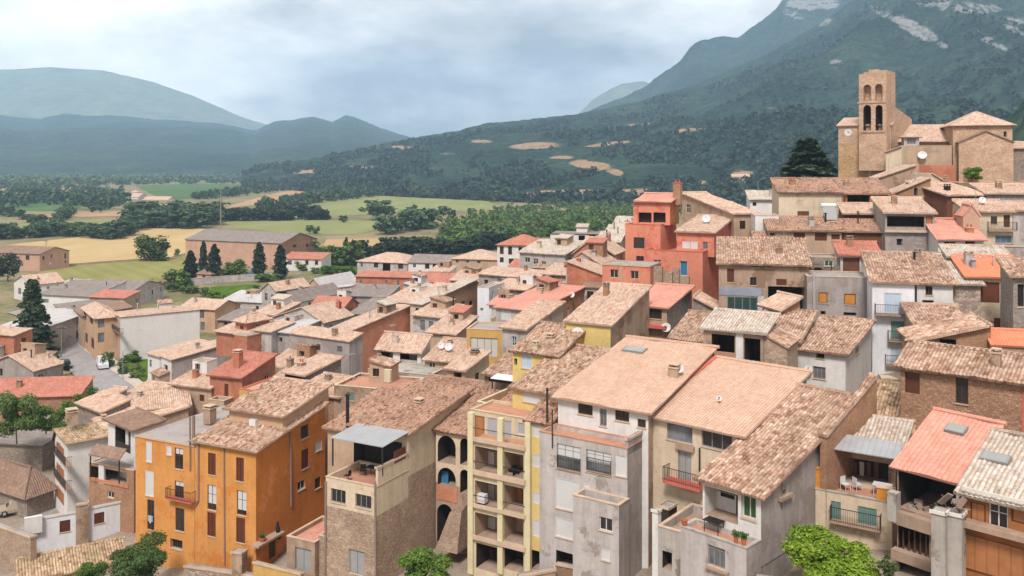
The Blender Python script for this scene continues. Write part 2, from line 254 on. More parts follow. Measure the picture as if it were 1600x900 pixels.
class Block:
    def __init__(s,h,A,Y=None,bx=None,ang=-25,D=8.0,roof=('back',1.2),wall='beige',tile='old',f=(),r=(),l=(),split=None,over=.4,cx=None,W=None,base=None,far=None,thick=.16,side=None,gtop=None,deck='deck',coping='coping',trim=None,ovs=None):
        s.h=h; a=math.radians(ang); s.eu=Vector((math.cos(a),math.sin(a),0)); s.ev=Vector((-math.sin(a),math.cos(a),0)); s.ang=a
        s.A=A.copy() if isinstance(A,Vector) else P(A[0],A[1],Y); A=s.A
        if W is None:
            k=(bx-800)/F; W=(k*A.y-A.x)/(s.eu.x-k*s.eu.y)
        s.W=W
        if cx is not None:
            Bp=A+s.eu*W; k=(cx-800)/F; D=(k*Bp.y-Bp.x)/(s.ev.x-k*s.ev.y)
        if not(0.15<W<90) or not(0.15<D<90): print('BAD SIZE',h.label,'W',round(W,2),'D',round(D,2)); W=s.W=min(max(abs(W),1),20); D=min(max(abs(D),1),20)
        s.D=D; s.zt=A.z; s.Y=A.y; s.roofspec=roof; s.wall=wall; s.side=side
        cs=[A,A+s.eu*W,A+s.eu*W+s.ev*D,A+s.ev*D]
        gb=min(gz(c.x,c.y) for c in cs)-.8
        s.zb=gb if base is None else (A.z-base)
        if s.zb>A.z-1: s.zb=A.z-1.5
        s.far=(s.Y>118) if far is None else far
        M0=Matrix.Translation((A.x,A.y,s.zb))@Matrix.Rotation(a,4,'Z')
        if h.o is None:
            h.o=empty(h.name,(A.x,A.y,s.zb),a); tag(h.o,h.label,h.cat,h.group); h.M=M0; HOUSES.append(h)
        s.ML=h.M.inverted()@M0; s.M0=M0; s.Z=s.zt-s.zb   # local wall height
        h.blocks.append(s)
        s.make_roof(roof,tile,over,thick,deck,coping,trim,ovs)
        s.walls(f,r,l,split)
    # local -> world
    def pt(s,u,v,dz=0): return s.A+s.eu*u+s.ev*v+Vector((0,0,dz))
    def fl(s,face):
        return {'f':((0,0),(1,0),(0,1),s.W),'r':((s.W,0),(0,1),(-1,0),s.D),'l':((0,0),(0,1),(1,0),s.D),'b':((0,s.D),(1,0),(0,-1),s.W)}[face]
    def fp(s,face,t,d,z):
        o,e,i,_=s.fl(face); return (o[0]+e[0]*t+i[0]*d, o[1]+e[1]*t+i[1]*d, z)
    def hit(s,face,px,py,d=0):
        o,e,i,_=s.fl(face); n=s.eu*i[0]+s.ev*i[1]; p0=s.A+s.eu*o[0]+s.ev*o[1]+n*d; rr=ray(px,py)
        c=Vector((0,0,CZ)); k=n.dot(p0-c)/n.dot(rr); p=c+rr*k; q=p-p0; return q.dot(s.eu*e[0]+s.ev*e[1]), p.z-s.zb, p
    def h_at(s,u,v): return s.hf(u/s.W,v/s.D)
    def make_roof(s,spec,tile,over,thick,deck,coping,trim,ovs):
        W,D=s.W,s.D; ty=spec[0]; rise=spec[1] if len(spec)>1 else 0; pans=[]; os_=over if ovs is None else ovs
        if over>.3 and s.Y>90: os_=min(os_,.3)
        def ext(c):  # extend a quad panel (eaveL,eaveR,topR,topL) by overhangs, in its plane
            c=[Vector(x) for x in c]; up0=(c[3]-c[0]).normalized(); up1=(c[2]-c[1]).normalized(); al=(c[1]-c[0]).normalized()
            c[0]-=up0*over; c[1]-=up1*over; c[0]-=al*os_; c[3]-=al*os_; c[1]+=al*os_; c[2]+=al*os_; return c
        if ty=='back': s.hf=lambda x,y:rise*y; pans=[ext([(0,0,0),(W,0,0),(W,D,rise),(0,D,rise)])]
        elif ty=='front': s.hf=lambda x,y:rise*(1-y); pans=[ext([(W,D,0),(0,D,0),(0,0,rise),(W,0,rise)])]
        elif ty=='right': s.hf=lambda x,y:rise*x; pans=[ext([(0,D,0),(0,0,0),(W,0,rise),(W,D,rise)])]
        elif ty=='left': s.hf=lambda x,y:rise*(1-x); pans=[ext([(W,0,0),(W,D,0),(0,D,rise),(0,0,rise)])]
        elif ty=='x':
            t=spec[2] if len(spec)>2 else .5; zb=spec[3] if len(spec)>3 else 0
            s.hf=lambda x,y:(rise*y/t if y<=t else zb+(rise-zb)*(1-y)/(1-t))
            pans=[ext([(0,0,0),(W,0,0),(W,t*D,rise),(0,t*D,rise)]),ext([(W,D,zb),(0,D,zb),(0,t*D,rise),(W,t*D,rise)])]
        elif ty=='y':
            t=spec[2] if len(spec)>2 else .5; zr=spec[3] if len(spec)>3 else 0
            s.hf=lambda x,y:(rise*x/t if x<=t else zr+(rise-zr)*(1-x)/(1-t))
            pans=[ext([(0,D,0),(0,0,0),(t*W,0,rise),(t*W,D,rise)]),ext([(W,0,zr),(W,D,zr),(t*W,D,rise),(t*W,0,rise)])]
        elif ty=='hip':
            s.hf=lambda x,y:0; q=spec[2] if len(spec)>2 else None; m=min(W,D)/2; o=over
            sl=rise/m; zo=-sl*o
            e=[Vector((-o,-o,zo)),Vector((W+o,-o,zo)),Vector((W+o,D+o,zo)),Vector((-o,D+o,zo))]
            if W>=D: r0,r1=Vector((m,m,rise)),Vector((W-m,m,rise)); pans=[[e[0],e[1],r1,r0],[e[1],e[2],r1,r1],[e[2],e[3],r0,r1],[e[3],e[0],r0,r0]]
            else: r0,r1=Vector((m,m,rise)),Vector((m,D-m,rise)); pans=[[e[0],e[1],r0,r0],[e[1],e[2],r1,r0],[e[2],e[3],r1,r1],[e[3],e[0],r0,r1]]
        elif ty=='flat':
            s.hf=lambda x,y:0; p=rise; mb=MB(); Z=s.Z
            tw=.22
            mb.quad((0.02,0.02,Z-p-.01),(W-.02,.02,Z-p-.01),(W-.02,D-.02,Z-p-.01),(.02,D-.02,Z-p-.01),0)
            if p>.03:
                for (x0,y0,x1,y1) in ((-.04,-.04,W+.04,tw),(-.04,D-tw,W+.04,D+.04),(-.04,tw,tw,D-tw),(W-tw,tw,W+.04,D-tw)):
                    mb.box(max(x0,.004),max(y0,.004),Z-p-.3,min(x1,W-.004),min(y1,D-.004),Z-.002,2); mb.box(x0,y0,Z,x1,y1,Z+.07,1)
            else:
                mb.box(-.08,-.08,Z-.14,W+.08,.0-.003,Z+.05,1); mb.box(W+.003,-.08,Z-.14,W+.08,D,Z+.05,1)
            s.roof=mb.build('roof',[deck,coping,s.wall],s.h.o,s.ML)
            s.pans=[[Vector((0,0,-p)),Vector((W,0,-p)),Vector((W,D,-p)),Vector((0,D,-p))]]; return
        elif ty=='none': s.hf=lambda x,y:0; s.roof=None; s.pans=[]; return
        s.pans=pans; mb=MB(); mb.v=[];  first=True
        for ip,c in enumerate(pans): s.panel(mb,c,thick,(s.far or ip>1), trim)
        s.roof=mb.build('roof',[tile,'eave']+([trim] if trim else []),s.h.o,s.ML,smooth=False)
    def panel(s,mb,c,th,far,trim):
        Z=Vector((0,0,s.Z)); c=[Vector(x)+Z for x in c]; eu=(c[1]-c[0]).normalized(); n=(c[1]-c[0]).cross((c[3]-c[0]) if (c[3]-c[0]).length>.01 else (c[2]-c[0])).normalized()
        if n.z<0: n=-n
        ev=n.cross(eu)
        if ev.z<0: ev=-ev
        L=(c[1]-c[0]).length; T=(c[2]-c[3]).length; H=max((c[3]-c[0]).length,(c[2]-c[1]).length)
        cw=.26; rw=.42
        if far: nu=max(2,int(L/1.2)); nv=max(2,int(H/1.0))
        else: nu=max(4,int(L/(cw/4))); nv=max(3,int(H/(rw/2)))
        nu=min(nu,420); nv=min(nv,160)
        C=[np.array(x) for x in c]; a=np.linspace(0,1,nu+1)[None,:,None]; b=np.linspace(0,1,nv+1)[:,None,None]
        p=(C[0]*(1-a)+C[1]*a)*(1-b)+(C[3]*(1-a)+C[2]*a)*b
        q=p-C[0]; mu=q@np.array(eu); mv=q@np.array(ev)
        ou=random.uniform(0,40)*cw//cw*cw; ov=random.uniform(0,40)
        seed=random.uniform(0,100)
        sag=.05*np.sin(mu*.9+seed)*np.sin(mv*.7+seed*1.7)+.035*np.sin(mu*2.3+seed*2)*np.sin(mv*1.9+seed)
        if s.h.name=='church': sag*=.4
        disp=th+sag*(1.0 if not trim else .3)
        if not far:
            ph=np.abs(np.sin(mu*math.pi/cw)); iu=np.floor(mu/cw).astype(int); iv=np.floor(mv/rw).astype(int)
            tab=RNG.random((600,400)); jit=tab[iu%600,iv%400]
            amp=.085 if s.tilek not in('pink','salmon','orangetile','greytile') else .03
            disp=disp+amp*ph+ (jit-.5)*.07*(1 if amp>.05 else .3) - ((mv/rw)%1)*.03
        p=p+np.array(n)*disp[...,None]
        base=mb.nv; V=p.reshape(-1,3); mb.v+= [tuple(x) for x in V]; mb.nv+=len(V)
        idx=np.arange((nu+1)*(nv+1)).reshape(nv+1,nu+1)+base
        U=(mu+ou).ravel(); W_=(mv+ov).ravel()
        q4=np.stack([idx[:-1,:-1],idx[:-1,1:],idx[1:,1:],idx[1:,:-1]],-1).reshape(-1,4)
        for qq in q4:
            mb.f.append(tuple(int(x) for x in qq)); mb.m.append(0)
            for x in qq: mb.uv.append((U[x-base],W_[x-base]))
        # skirt + underside
        lo=[tuple(x) for x in c]
        def skirt(ids,p0,p1,m):
            k=len(ids)-1
            for j in range(k):
                q0=Vector(p0).lerp(Vector(p1),j/k); q1=Vector(p0).lerp(Vector(p1),(j+1)/k)
                mb.quad(q0,q1,mb.v[ids[j+1]],mb.v[ids[j]],m)
        m2=2 if trim else 1
        skirt(list(idx[0,:]),lo[0],lo[1],0); skirt(list(idx[:,-1]),lo[1],lo[2],0); skirt(list(idx[:,0]),lo[0],lo[3],0 if not trim else 2)
        if T>.05: skirt(list(idx[-1,:]),lo[3],lo[2],0)
        mb.quad(lo[0],lo[3],lo[2],lo[1],1)
        if T>.6 and s.tilek not in('greytile','palegrey') and not far:
            p0,p1=Vector(lo[3])+n*(th+.05),Vector(lo[2])+n*(th+.05); k=max(2,int(T/.4))
            for j in range(k): a_=p0.lerp(p1,j/k); b_=p0.lerp(p1,(j+1)/k+.02); mb.tube(a_+n*random.uniform(-.02,.02),b_,.12,.15,8,0)
        if trim:
            for (x,y) in ((c[0],c[3]),):
                u0=eu*.18; w=[x-u0+n*(th+.03),x+u0+n*(th+.03),y+u0+n*(th+.03),y-u0+n*(th+.03)]
                mb.hexa([w[0],w[1],w[2],w[3]]+[k+n*.07 for k in w],2)
    @property
    def tilek(s): return s._t if hasattr(s,'_t') else 'old'
    def top(s,face):
        o,e,i,L=s.fl(face); pts={0.0,1.0}
        ty=s.roofspec[0]; t=s.roofspec[2] if len(s.roofspec)>2 else .5
        if (ty=='x' and face in 'lr') or (ty=='y' and face in 'fb'): pts.add(t)
        out=[]
        for k in sorted(pts):
            u=(o[0]+e[0]*k*L)/s.W; v=(o[1]+e[1]*k*L)/s.D; out.append((k*L,s.Z+s.hf(min(max(u,0),1),min(max(v,0),1))+(.0 if ty in('flat','none') else .04)))
        return out
    def walls(s,f,r,l,split):
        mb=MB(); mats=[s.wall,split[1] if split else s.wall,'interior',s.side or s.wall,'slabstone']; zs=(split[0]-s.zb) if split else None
        s.todo=[]
        for face,ops in (('f',f),('r',r),('l',l),('b',())):
            s.face(mb,face,ops,zs)
        s.wallo=mb.build('wall',mats,s.h.o,s.ML)
        for job in s.todo: s.pane(*job)
    def face(s,mb,face,ops,zs):
        o,e,i,L=s.fl(face); top=s.top(face)
        if ops=='auto':
            rg=random.Random(int(abs(s.A.x*131+s.A.y*17))+ord(face)); ops=[]; n=max(1,int(L/2.9)); zt_=min(z for _,z in top)-s.Z
            for row in range(3):
                for k in range(n):
                    if rg.random()<(.62,.5,.4)[row]:
                        c=L*(k+.5)/n+rg.uniform(-.3,.3); w=rg.uniform(.6,1.0); hh=rg.choice([.8,1.1,1.4,1.9]); y=-.75-row*2.75+rg.uniform(-.2,.2); ops.append((c-w/2,y,c+w/2,y-hh,rg.choice(['w','wb','sb','dk','sw','w','wb','wg','st' if rg.random()<.3 else 'dk']),{'m':1}))
        mi=3 if (s.side and face=='r') else 0
        topz=lambda t:np.interp(t,[k for k,_ in top],[z for _,z in top])
        holes=[]
        for op in ops:
            x0,y0,x1,y1,kind=op[:5]; opt=op[5] if len(op)>5 else {}
            ym=(y0+y1)/2; xm=(x0+x1)/2
            if opt.get('m'): s0,s1,z0,z1=x0,x1,s.Z+y1,s.Z+y0
            if opt.get('m') and z0<.6: continue
            if opt.get('m'): pass
            else:
                s0=s.hit(face,x0,ym)[0]; s1=s.hit(face,x1,ym)[0]; z1=s.hit(face,xm,y0)[1]; z0=s.hit(face,xm,y1)[1]
            if s0>s1: s0,s1=s1,s0
            s0=max(s0,.06); s1=min(s1,L-.06); 
            if s1-s0<.15: print('hole dropped',s.h.label[:40],face,op[:5],round(s0,2),round(s1,2),'L',round(L,2)); continue
            z1=min(z1,topz(s0)-.1,topz(s1)-.1); z0=max(z0,.1)
            if z1-z0<.15: print('hole flat',s.h.label[:40],op[:5]); continue
            if any(s0<b[1]+.03 and s1>b[0]-.03 and z0<b[3]+.03 and z1>b[2]-.03 for b in holes): print('hole overlap',s.h.label[:40],op[:5]); continue
            holes.append((s0,s1,z0,z1,kind,opt))
        br={0.0,L}|{k for k,_ in top}
        for hh in holes:
            br|={hh[0],hh[1]}
            if hh[5].get('arch'): br|={hh[0]+(hh[1]-hh[0])*(1-math.cos(math.pi*k/10))/2 for k in range(11)}
        br=sorted(br)
        def htop(hh,t):
            if hh[5].get('arch'):
                c=(hh[0]+hh[1])/2; R=(hh[1]-hh[0])/2; x=min(1,abs(t-c)/R); rr=min(R,hh[3]-hh[2]); return hh[3]-rr+rr*math.sqrt(max(0,1-x*x))
            return hh[3]
        def q(t0,t1,a0,a1,b0,b1,m):
            if zs is not None and max(a0,a1)<zs<min(b0,b1):
                q(t0,t1,a0,a1,zs,zs,m); q(t0,t1,zs,zs,b0,b1,m); return
            mm=1 if (zs is not None and (b0+b1)/2<=zs+1e-4 and m in(0,3)) else m
            mb.quad(s.fp(face,t0,0,a0),s.fp(face,t1,0,a1),s.fp(face,t1,0,b1),s.fp(face,t0,0,b0),mm,[(t0,a0),(t1,a1),(t1,b1),(t0,b0)])
        for t0,t1 in zip(br[:-1],br[1:]):
            if t1-t0<1e-5: continue
            m=(t0+t1)/2; cov=sorted([hh for hh in holes if hh[0]<m<hh[1]],key=lambda x:x[2]); c0=c1=0.0
            for hh in cov:
                if hh[2]>max(c0,c1)+1e-4: q(t0,t1,c0,c1,hh[2],hh[2],mi)
                c0,c1=htop(hh,t0),htop(hh,t1)
            q(t0,t1,c0,c1,topz(t0),topz(t1),mi)
        for hh in holes:
            s0,s1,z0,z1,kind,opt=hh
            if kind in('v','hole'): d=opt.get('d',2.0)
            else: d=KIND[kind][2]+opt.get('d',0)
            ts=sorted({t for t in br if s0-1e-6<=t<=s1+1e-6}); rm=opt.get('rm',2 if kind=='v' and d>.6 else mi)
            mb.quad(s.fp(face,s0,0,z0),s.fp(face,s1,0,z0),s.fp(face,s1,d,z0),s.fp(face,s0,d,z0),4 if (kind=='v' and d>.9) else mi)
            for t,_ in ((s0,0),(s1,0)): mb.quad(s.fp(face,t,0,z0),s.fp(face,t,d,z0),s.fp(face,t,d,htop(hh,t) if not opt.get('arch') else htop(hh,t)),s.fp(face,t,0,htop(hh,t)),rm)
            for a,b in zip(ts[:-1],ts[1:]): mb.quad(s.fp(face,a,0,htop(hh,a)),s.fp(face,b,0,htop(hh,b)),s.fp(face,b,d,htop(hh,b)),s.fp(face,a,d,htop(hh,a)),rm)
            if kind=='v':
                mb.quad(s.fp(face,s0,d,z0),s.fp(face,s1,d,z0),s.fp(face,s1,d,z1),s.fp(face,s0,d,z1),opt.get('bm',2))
            elif kind!='hole': s.todo.append((face,s0,s1,z0,z1,kind,opt,d))
    def fbox(s,mb,face,s0,d0,z0,s1,d1,z1,m=0):
        g=lambda t,d,z:s.fp(face,t,d,z)
        mb.hexa([g(s0,d0,z0),g(s1,d0,z0),g(s1,d1,z0),g(s0,d1,z0),g(s0,d0,z1),g(s1,d0,z1),g(s1,d1,z1),g(s0,d1,z1)],m)
    def pane(s,face,s0,s1,z0,z1,kind,opt,d):
        pm,fm,dd,mul_,nm,sub=KIND[kind]; pm=opt.get('pm',pm); fm=opt.get('fm',fm)
        mb=MB(); fw=min(.07,(s1-s0)*.15); w=s1-s0; h=z1-z0; fb=lambda a,b,c,e:s.fbox(mb,face,a,d-.05,b,c,d+.01,e,0)
        e=.003
        fb(s0+e,z0+e,s0+fw,z1-e); fb(s1-fw,z0+e,s1-e,z1-e); fb(s0+fw,z1-fw,s1-fw,z1-e); fb(s0+fw,z0+e,s1-fw,z0+fw)
        n=mul_ if w>.7 else (1 if mul_ and w>.45 else 0)
        if w>2.2 and mul_: n=max(n,int(w/1.1))
        for k in range(n):
            c=s0+w*(k+1)/(n+1); fb(c-.03,z0+fw,c+.03,z1-fw)
        if kind in('w','wb','wg') and h>1.0: fb(s0+fw,z0+h*.62-.02,s1-fw,z0+h*.62+.02) if not opt.get('nobar') else None
        small=s.Y>140
        pb=mb if small else MB()
        pd=d-.012
        zz=z1
        if opt.get('blind') and not small:   # white roller blind half down
            zb_=z1-h*opt['blind']; bb=MB(); s.fbox(bb,face,s0+fw,d-.04,zb_,s1-fw,d-.025,z1-fw,0)
        pb.quad(s.fp(face,s0+e,pd,z0+e),s.fp(face,s1-e,pd,z0+e),s.fp(face,s1-e,pd,z1-e),s.fp(face,s0+e,pd,z1-e),1 if small else 0,[(s0,z0),(s1,z0),(s1,z1),(s0,z1)])
        if not small and s.Y<105 and nm=='window' and w>.5 and not opt.get('nosill'): s.fbox(mb,face,s0-.06,-.07,z0-.07,s1+.06,d-.06,z0+.002,2)
        o=mb.build(nm,[fm,pm,'coping'] ,s.h.o,s.ML)
        if not small:
            pb.build(sub,[pm],o)
            if opt.get('blind'): bb.build('blind',['sh_white'],o)
        return o
    # ---------------- extras
    def roofhit(s,px,py):
        c=Vector((0,0,CZ)); rr=ray(px,py); best=None
        for pn in s.pans:
            w=[s.M0@(Vector(x)+Vector((0,0,s.Z))) for x in pn]; n=(w[1]-w[0]).cross(w[3]-w[0] if (w[3]-w[0]).length>.01 else w[2]-w[0])
            k=n.dot(w[0]-c)/n.dot(rr); p=s.M0.inverted()@(c+rr*k)
            if -.6<=p.x<=s.W+.6 and -.6<=p.y<=s.D+.6 and (best is None or k<best[0]): best=(k,p)
        if best is None:
            print('roofhit miss',s.h.label[:40],px,py); return Vector((s.W/2,s.D/2,s.Z+.5))
        return best[1]
    def chimney(s,px,py,w=.6,h=1.0,mat='stonewash',cap='coping',pots=0,d=None,loc=None):
        p=s.roofhit(px,py) if loc is None else Vector((loc[0],loc[1],s.Z)); mb=MB(); d=d or w; x,y,z=p; mb.box(x-w/2,y-d/2,z-.4,x+w/2,y+d/2,z+h,0)
        mb.box(x-w/2-.07,y-d/2-.07,z+h+.003,x+w/2+.07,y+d/2+.07,z+h+.09,1)
        if pots:
            for k in range(pots): xx=x+(k-(pots-1)/2)*w/pots; mb.tube((xx,y,z+h+.09),(xx,y,z+h+.45),.11,.09,8,2)
        else:
            for sx in(-1,1):
                for sy in(-1,1): mb.box(x+sx*w*.36-.05,y+sy*d*.36-.05,z+h+.093,x+sx*w*.36+.05,y+sy*d*.36+.05,z+h+.27,0)
            mb.box(x-w/2-.05,y-d/2-.05,z+h+.273,x+w/2+.05,y+d/2+.05,z+h+.34,1)
        return mb.build('chimney',[mat,cap,'potted'],s.roof)
    def auto(s,rng):
        if s.Y<86 or s.roofspec[0]=='flat' or not s.pans or s.roof is None or s.W<2.2 or s.D<2.2 or s.Y>300: return
        def hit(*_): u=rng.uniform(.15,.85); v=rng.uniform(.25,.9); return Vector((s.W*u,s.D*v,s.Z+(s.hf(u,v) if s.roofspec[0]!='hip' else .4)))
        old=s.roofhit; s.roofhit=hit
        if rng.random()<.72:
            w=rng.uniform(.45,.8); s.chimney(0,0,w,rng.uniform(.5,1.2),rng.choice(['stonewash','greylight','brickbrown','cream','brickred']),rng.choice(['coping','stonegrey']),rng.choice([0,0,0,1,2]))
        if rng.random()<.4: s.antenna(0,0,rng.uniform(1.8,3.4))
        if rng.random()<.3: s.flue(0,0,rng.uniform(.6,1.6),rng.uniform(.06,.12),rng.choice(['pipe_steel','greylight','black']))
        s.roofhit=old
    def flue(s,px,py,h=1.5,r=.1,mat='pipe_steel'):
        x,y,z=s.roofhit(px,py); mb=MB(); mb.tube((x,y,z-.2),(x,y,z+h),r,r,9,0); mb.lathe((x,y,z+h),[(r*1.0,.02),(r*1.7,.08),(r*1.7,.13),(.01,.25)],9,0); return mb.build('flue',[mat],s.roof)
    def antenna(s,px,py,h=3.0):
        x,y,z=s.roofhit(px,py); mb=MB(); mb.tube((x,y,z-.1),(x,y,z+h),.025,.02,5)
        for k in range(5): mb.tube((x-.3+.06*k,y,z+h-.25-.0*k),(x+.3-.06*k,y+.0,z+h-.25+.0),.012,n=4) if False else mb.tube((x-.35,y-.4+.2*k,z+h-.2),(x+.35,y-.4+.2*k,z+h-.2),.014,n=4)
        mb.tube((x,y-.5,z+h-.2),(x,y+.5,z+h-.2),.016,n=4); return mb.build('antenna',['pipe_steel'],s.roof)
    def dish(s,px,py,r=.45,face=None,to=(-.3,-.8,.45)):
        if face: t,z,_=s.hit(face,px,py,-.35); c=Vector(s.fp(face,t,-.35,z)); foot=Vector(s.fp(face,t,0,z-.25))
        else: c=s.roofhit(px,py)+Vector((0,0,r+.35)); foot=c-Vector((0,0,r+.4))
        a=Vector(to).normalized(); a=(s.M0.to_3x3().inverted()@a); u=a.orthogonal().normalized(); w=a.cross(u); mb=MB(); n=14
        ring=lambda k,dd:[c+a*dd+(u*math.cos(2*math.pi*j/n)+w*math.sin(2*math.pi*j/n))*r*k for j in range(n)]
        R=[ring(.02,0),ring(.5,.05*r*2),ring(1,.16*r*2)]
        for A,B in zip(R[:-1],R[1:]):
            for j in range(n): mb.quad(A[j],A[(j+1)%n],B[(j+1)%n],B[j])
        mb.tube(c,foot,.03,.03,6,1); mb.tube(R[2][0],c+a*r*1.1,.015,n=4,m=1); mb.box(*(c+a*r*1.1-Vector((.05,.05,.05))),*(c+a*r*1.1+Vector((.05,.05,.05))),1)
        return mb.build('satellite_dish',['dish','pipe'],s.roof if (not face and s.roof) else s.h.o,None if (not face and s.roof) else s.ML)
    def skylight(s,px,py,w=.9,h=1.1,mat='skylight'):
        p=s.roofhit(px,py); pn=min(s.pans,key=lambda q:abs(((Vector(q[1])-Vector(q[0])).cross(Vector(q[3])-Vector(q[0]))).normalized().dot(p-Vector((0,0,s.Z))-Vector(q[0])))); eu=(Vector(pn[1])-Vector(pn[0])).normalized(); n=eu.cross((Vector(pn[3])-Vector(pn[0])).normalized()); n=n if n.z>0 else -n; ev=n.cross(eu); mb=MB(); b=p+n*.1
        c=[b-eu*w/2-ev*h/2,b+eu*w/2-ev*h/2,b+eu*w/2+ev*h/2,b-eu*w/2+ev*h/2]; mb.hexa(c+[x+n*.26 for x in c],0); k=[x.lerp(b,.14)+n*.266 for x in c]; mb.quad(*k,1)
        return mb.build('skylight',['frame_grey',mat],s.roof)
    def pipe(s,face,pts,r=.06,mat='pipe',off=-.08):
        mb=MB(); q=[]
        for px,py in pts: t,z,_=s.hit(face,px,py,off); q.append(s.fp(face,t,off,z))
        for a,b in zip(q[:-1],q[1:]): mb.tube(a,b,r,r,7)
        return mb.build('downpipe',[mat],s.h.o,s.ML)
    def slab(s,face,x0,x1,py,out=.9,th=.18,mat='slabstone',name='balcony',rail=None,inn=0,rmat='iron',rh=.95,z=None):
        """a balcony slab sticking out of a face between two photo columns, its top edge near row py; rail: 'bars', 'wall' or None"""
        t0=s.hit(face,x0,py,-out)[0]; t1=s.hit(face,x1,py,-out)[0]; t0,t1=min(t0,t1),max(t0,t1); zz=s.hit(face,(x0+x1)/2,py,-out)[1] if z is None else z
        mb=MB(); s.fbox(mb,face,t0,-out,zz-th,t1,inn-.004 if inn==0 else inn,zz); o=mb.build(name,[mat],s.h.o,s.ML)
        if rail=='bars':
            rb=MB(); 
            s.fbox(rb,face,t0,-out,zz+rh-.04,t1,-out+.04,zz+rh); s.fbox(rb,face,t0,-out,zz+.08,t1,-out+.03,zz+.11)
            for tt in (t0,t1-.04): s.fbox(rb,face,tt,-out+.04,zz+rh-.04,tt+.04,-.01,zz+rh)
            n=max(3,int((t1-t0)/.14))
            for k in range(n+1): t=t0+.01+(t1-t0-.03)*k/n; s.fbox(rb,face,t,-out+.005,zz,t+.02,-out+.025,zz+rh-.04)
            n=max(2,int(out/.14))
            for tt in (t0+.01,t1-.03):
                for k in range(n): dd=-out+out*k/n+.05; s.fbox(rb,face,tt,dd,zz,tt+.02,dd+.02,zz+rh-.04)
            rb.build('railing',[rmat],o)
        elif rail=='wall':
            rb=MB(); s.fbox(rb,face,t0,-out,zz+.002,t1,-out+.14,zz+rh); s.fbox(rb,face,t0,-out+.14,zz+.002,t0+.14,-.005,zz+rh); s.fbox(rb,face,t1-.14,-out+.14,zz+.002,t1,-.005,zz+rh); rb.build('parapet',[rmat],o)
        return o
    def canopy(s,face,pts_lo,pts_hi,out,mat='metal',th=.06,inn=0,name='canopy',posts=True):
        """lean-to roof: photo columns/rows of its outer edge (pts_lo: x0,x1,y) at distance out before the face, inner edge (y) on the face"""
        x0,x1,y=pts_lo; t0,z,_=s.hit(face,x0,y,-out); t1=s.hit(face,x1,y,-out)[0]; z=s.hit(face,(x0+x1)/2,y,-out)[1]; zi=z+pts_hi; mb=MB(); g=lambda t,d,zz:s.fp(face,t,d,zz)
        lo=[g(t0,-out,z),g(t1,-out,z),g(t1,inn-.005,zi),g(t0,inn-.005,zi)]; mb.hexa(lo+[(p[0],p[1],p[2]+th) for p in lo],0)
        o=mb.build(name,[mat],s.h.o,s.ML)
        if posts:
            for t in (t0+.15,t1-.15): pb=MB(); s.fbox(pb,face,t-.05,-out+.1,z-2.4,t+.05,-out+.2,z+.04); pb.build('post',['iron'],o)
        return o
    def bx(s,face,x0,y0,x1,y1,d0,d1,mat,name):
        """a box proud of a face, framed by photo columns and rows"""
        ym=(y0+y1)/2; xm=(x0+x1)/2; t0=s.hit(face,x0,ym,d0)[0]; t1=s.hit(face,x1,ym,d0)[0]; z1=s.hit(face,xm,y0,d0)[1]; z0=s.hit(face,xm,y1,d0)[1]; mb=MB(); s.fbox(mb,face,min(t0,t1),d0,z0,max(t0,t1),d1,z1); return mb.build(name,[mat],s.h.o,s.ML)
_bi=Block.__init__
def _init(s,h,*a,**k):
    s._t=k.get('tile','old'); _bi(s,h,*a,**k)
Block.__init__=_init
def on(b,face,px,py,d=0): return b.hit(face,px,py,d)[2]
def hs(label,*a,**k):
    kw={q:k.pop(q) for q in('name','cat','group') if q in k}
    return House(label,**kw).block(*a,**k)
# ================================================================== FRONT ROW
# orange house
h=House('tall orange house with grey flat roof and brown downpipes on its front')
ob=h.block((212,680),88,bx=304,ang=-25,D=12,roof=('flat',.0),wall='orange',coping='coping',
  f=[(228,690,237,722,'sw'),(227,736,240,775,'sw'),(230,781,241,828,'wb'),(260,697,268,711,'sw'),(273,700,286,733,'wb',{'blind':.3}),(273,752,287,783,'wb',{'blind':.25}),(274,794,288,830,'wb'),(266,843,285,858,'dk')])
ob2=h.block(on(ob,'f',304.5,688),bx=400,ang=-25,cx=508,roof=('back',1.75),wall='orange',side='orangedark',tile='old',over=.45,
  f=[(325,708,337,742,'sb'),(324,758,338,797,'wb',{'blind':.75}),(324,801,337,838,'sb'),(369,715,381,752,'sb'),(370,767,385,805,'wb',{'blind':.8}),(369,809,383,848,'sb')],
  r=[(470,664,482,685,'wb'),(471,702,482,732,'sb'),(465,751,477,765,'w'),(493,690,503,704,'sw'),(492,746,501,763,'wb'),(420,836,431,872,'db')])
ob2.pipe('f',[(350,700),(351,882)],.07); ob2.pipe('r',[(454,676),(455,792)],.1,'pipe')
ob.pipe('f',[(297,652),(297,735)],.09,'pipe'); ob2.pipe('f',[(306,686),(310,692),(310,782),(305,791)],.08,'pipe')
ob.slab('f',258,298,782,.7,.12,'red_trim',rail='bars'); ob.bx('f',300,650,303,690,-.06,.1,'pipe','downpipe')
pent=h.block(ob.pt(ob.W+.4,4.2,2.55),W=6.6,ang=-25,D=7.2,roof=('back',1.3),wall='peach',tile='old',over=.5,base=3.0,f=[(341,660,379,676,'v',{'d':1.5})],r=[(410,650,420,660,'w')])
pent.bx('f',389,656,399,668,-.45,-.02,'white_plastic','air_conditioner')
at=h.block(ob.pt(6.2,9.0,2.3),W=4.6,ang=-25,D=3,roof=('flat',.08),wall='greylight',base=3.0,deck='deck',f=[(311,605,348,618,'wg')])
ob.skylight(245,652,.8,.6); ob.chimney(357,628,.9,1.1,'stonewash')
ob2.chimney(392,650,.5,.7,'stonewash')
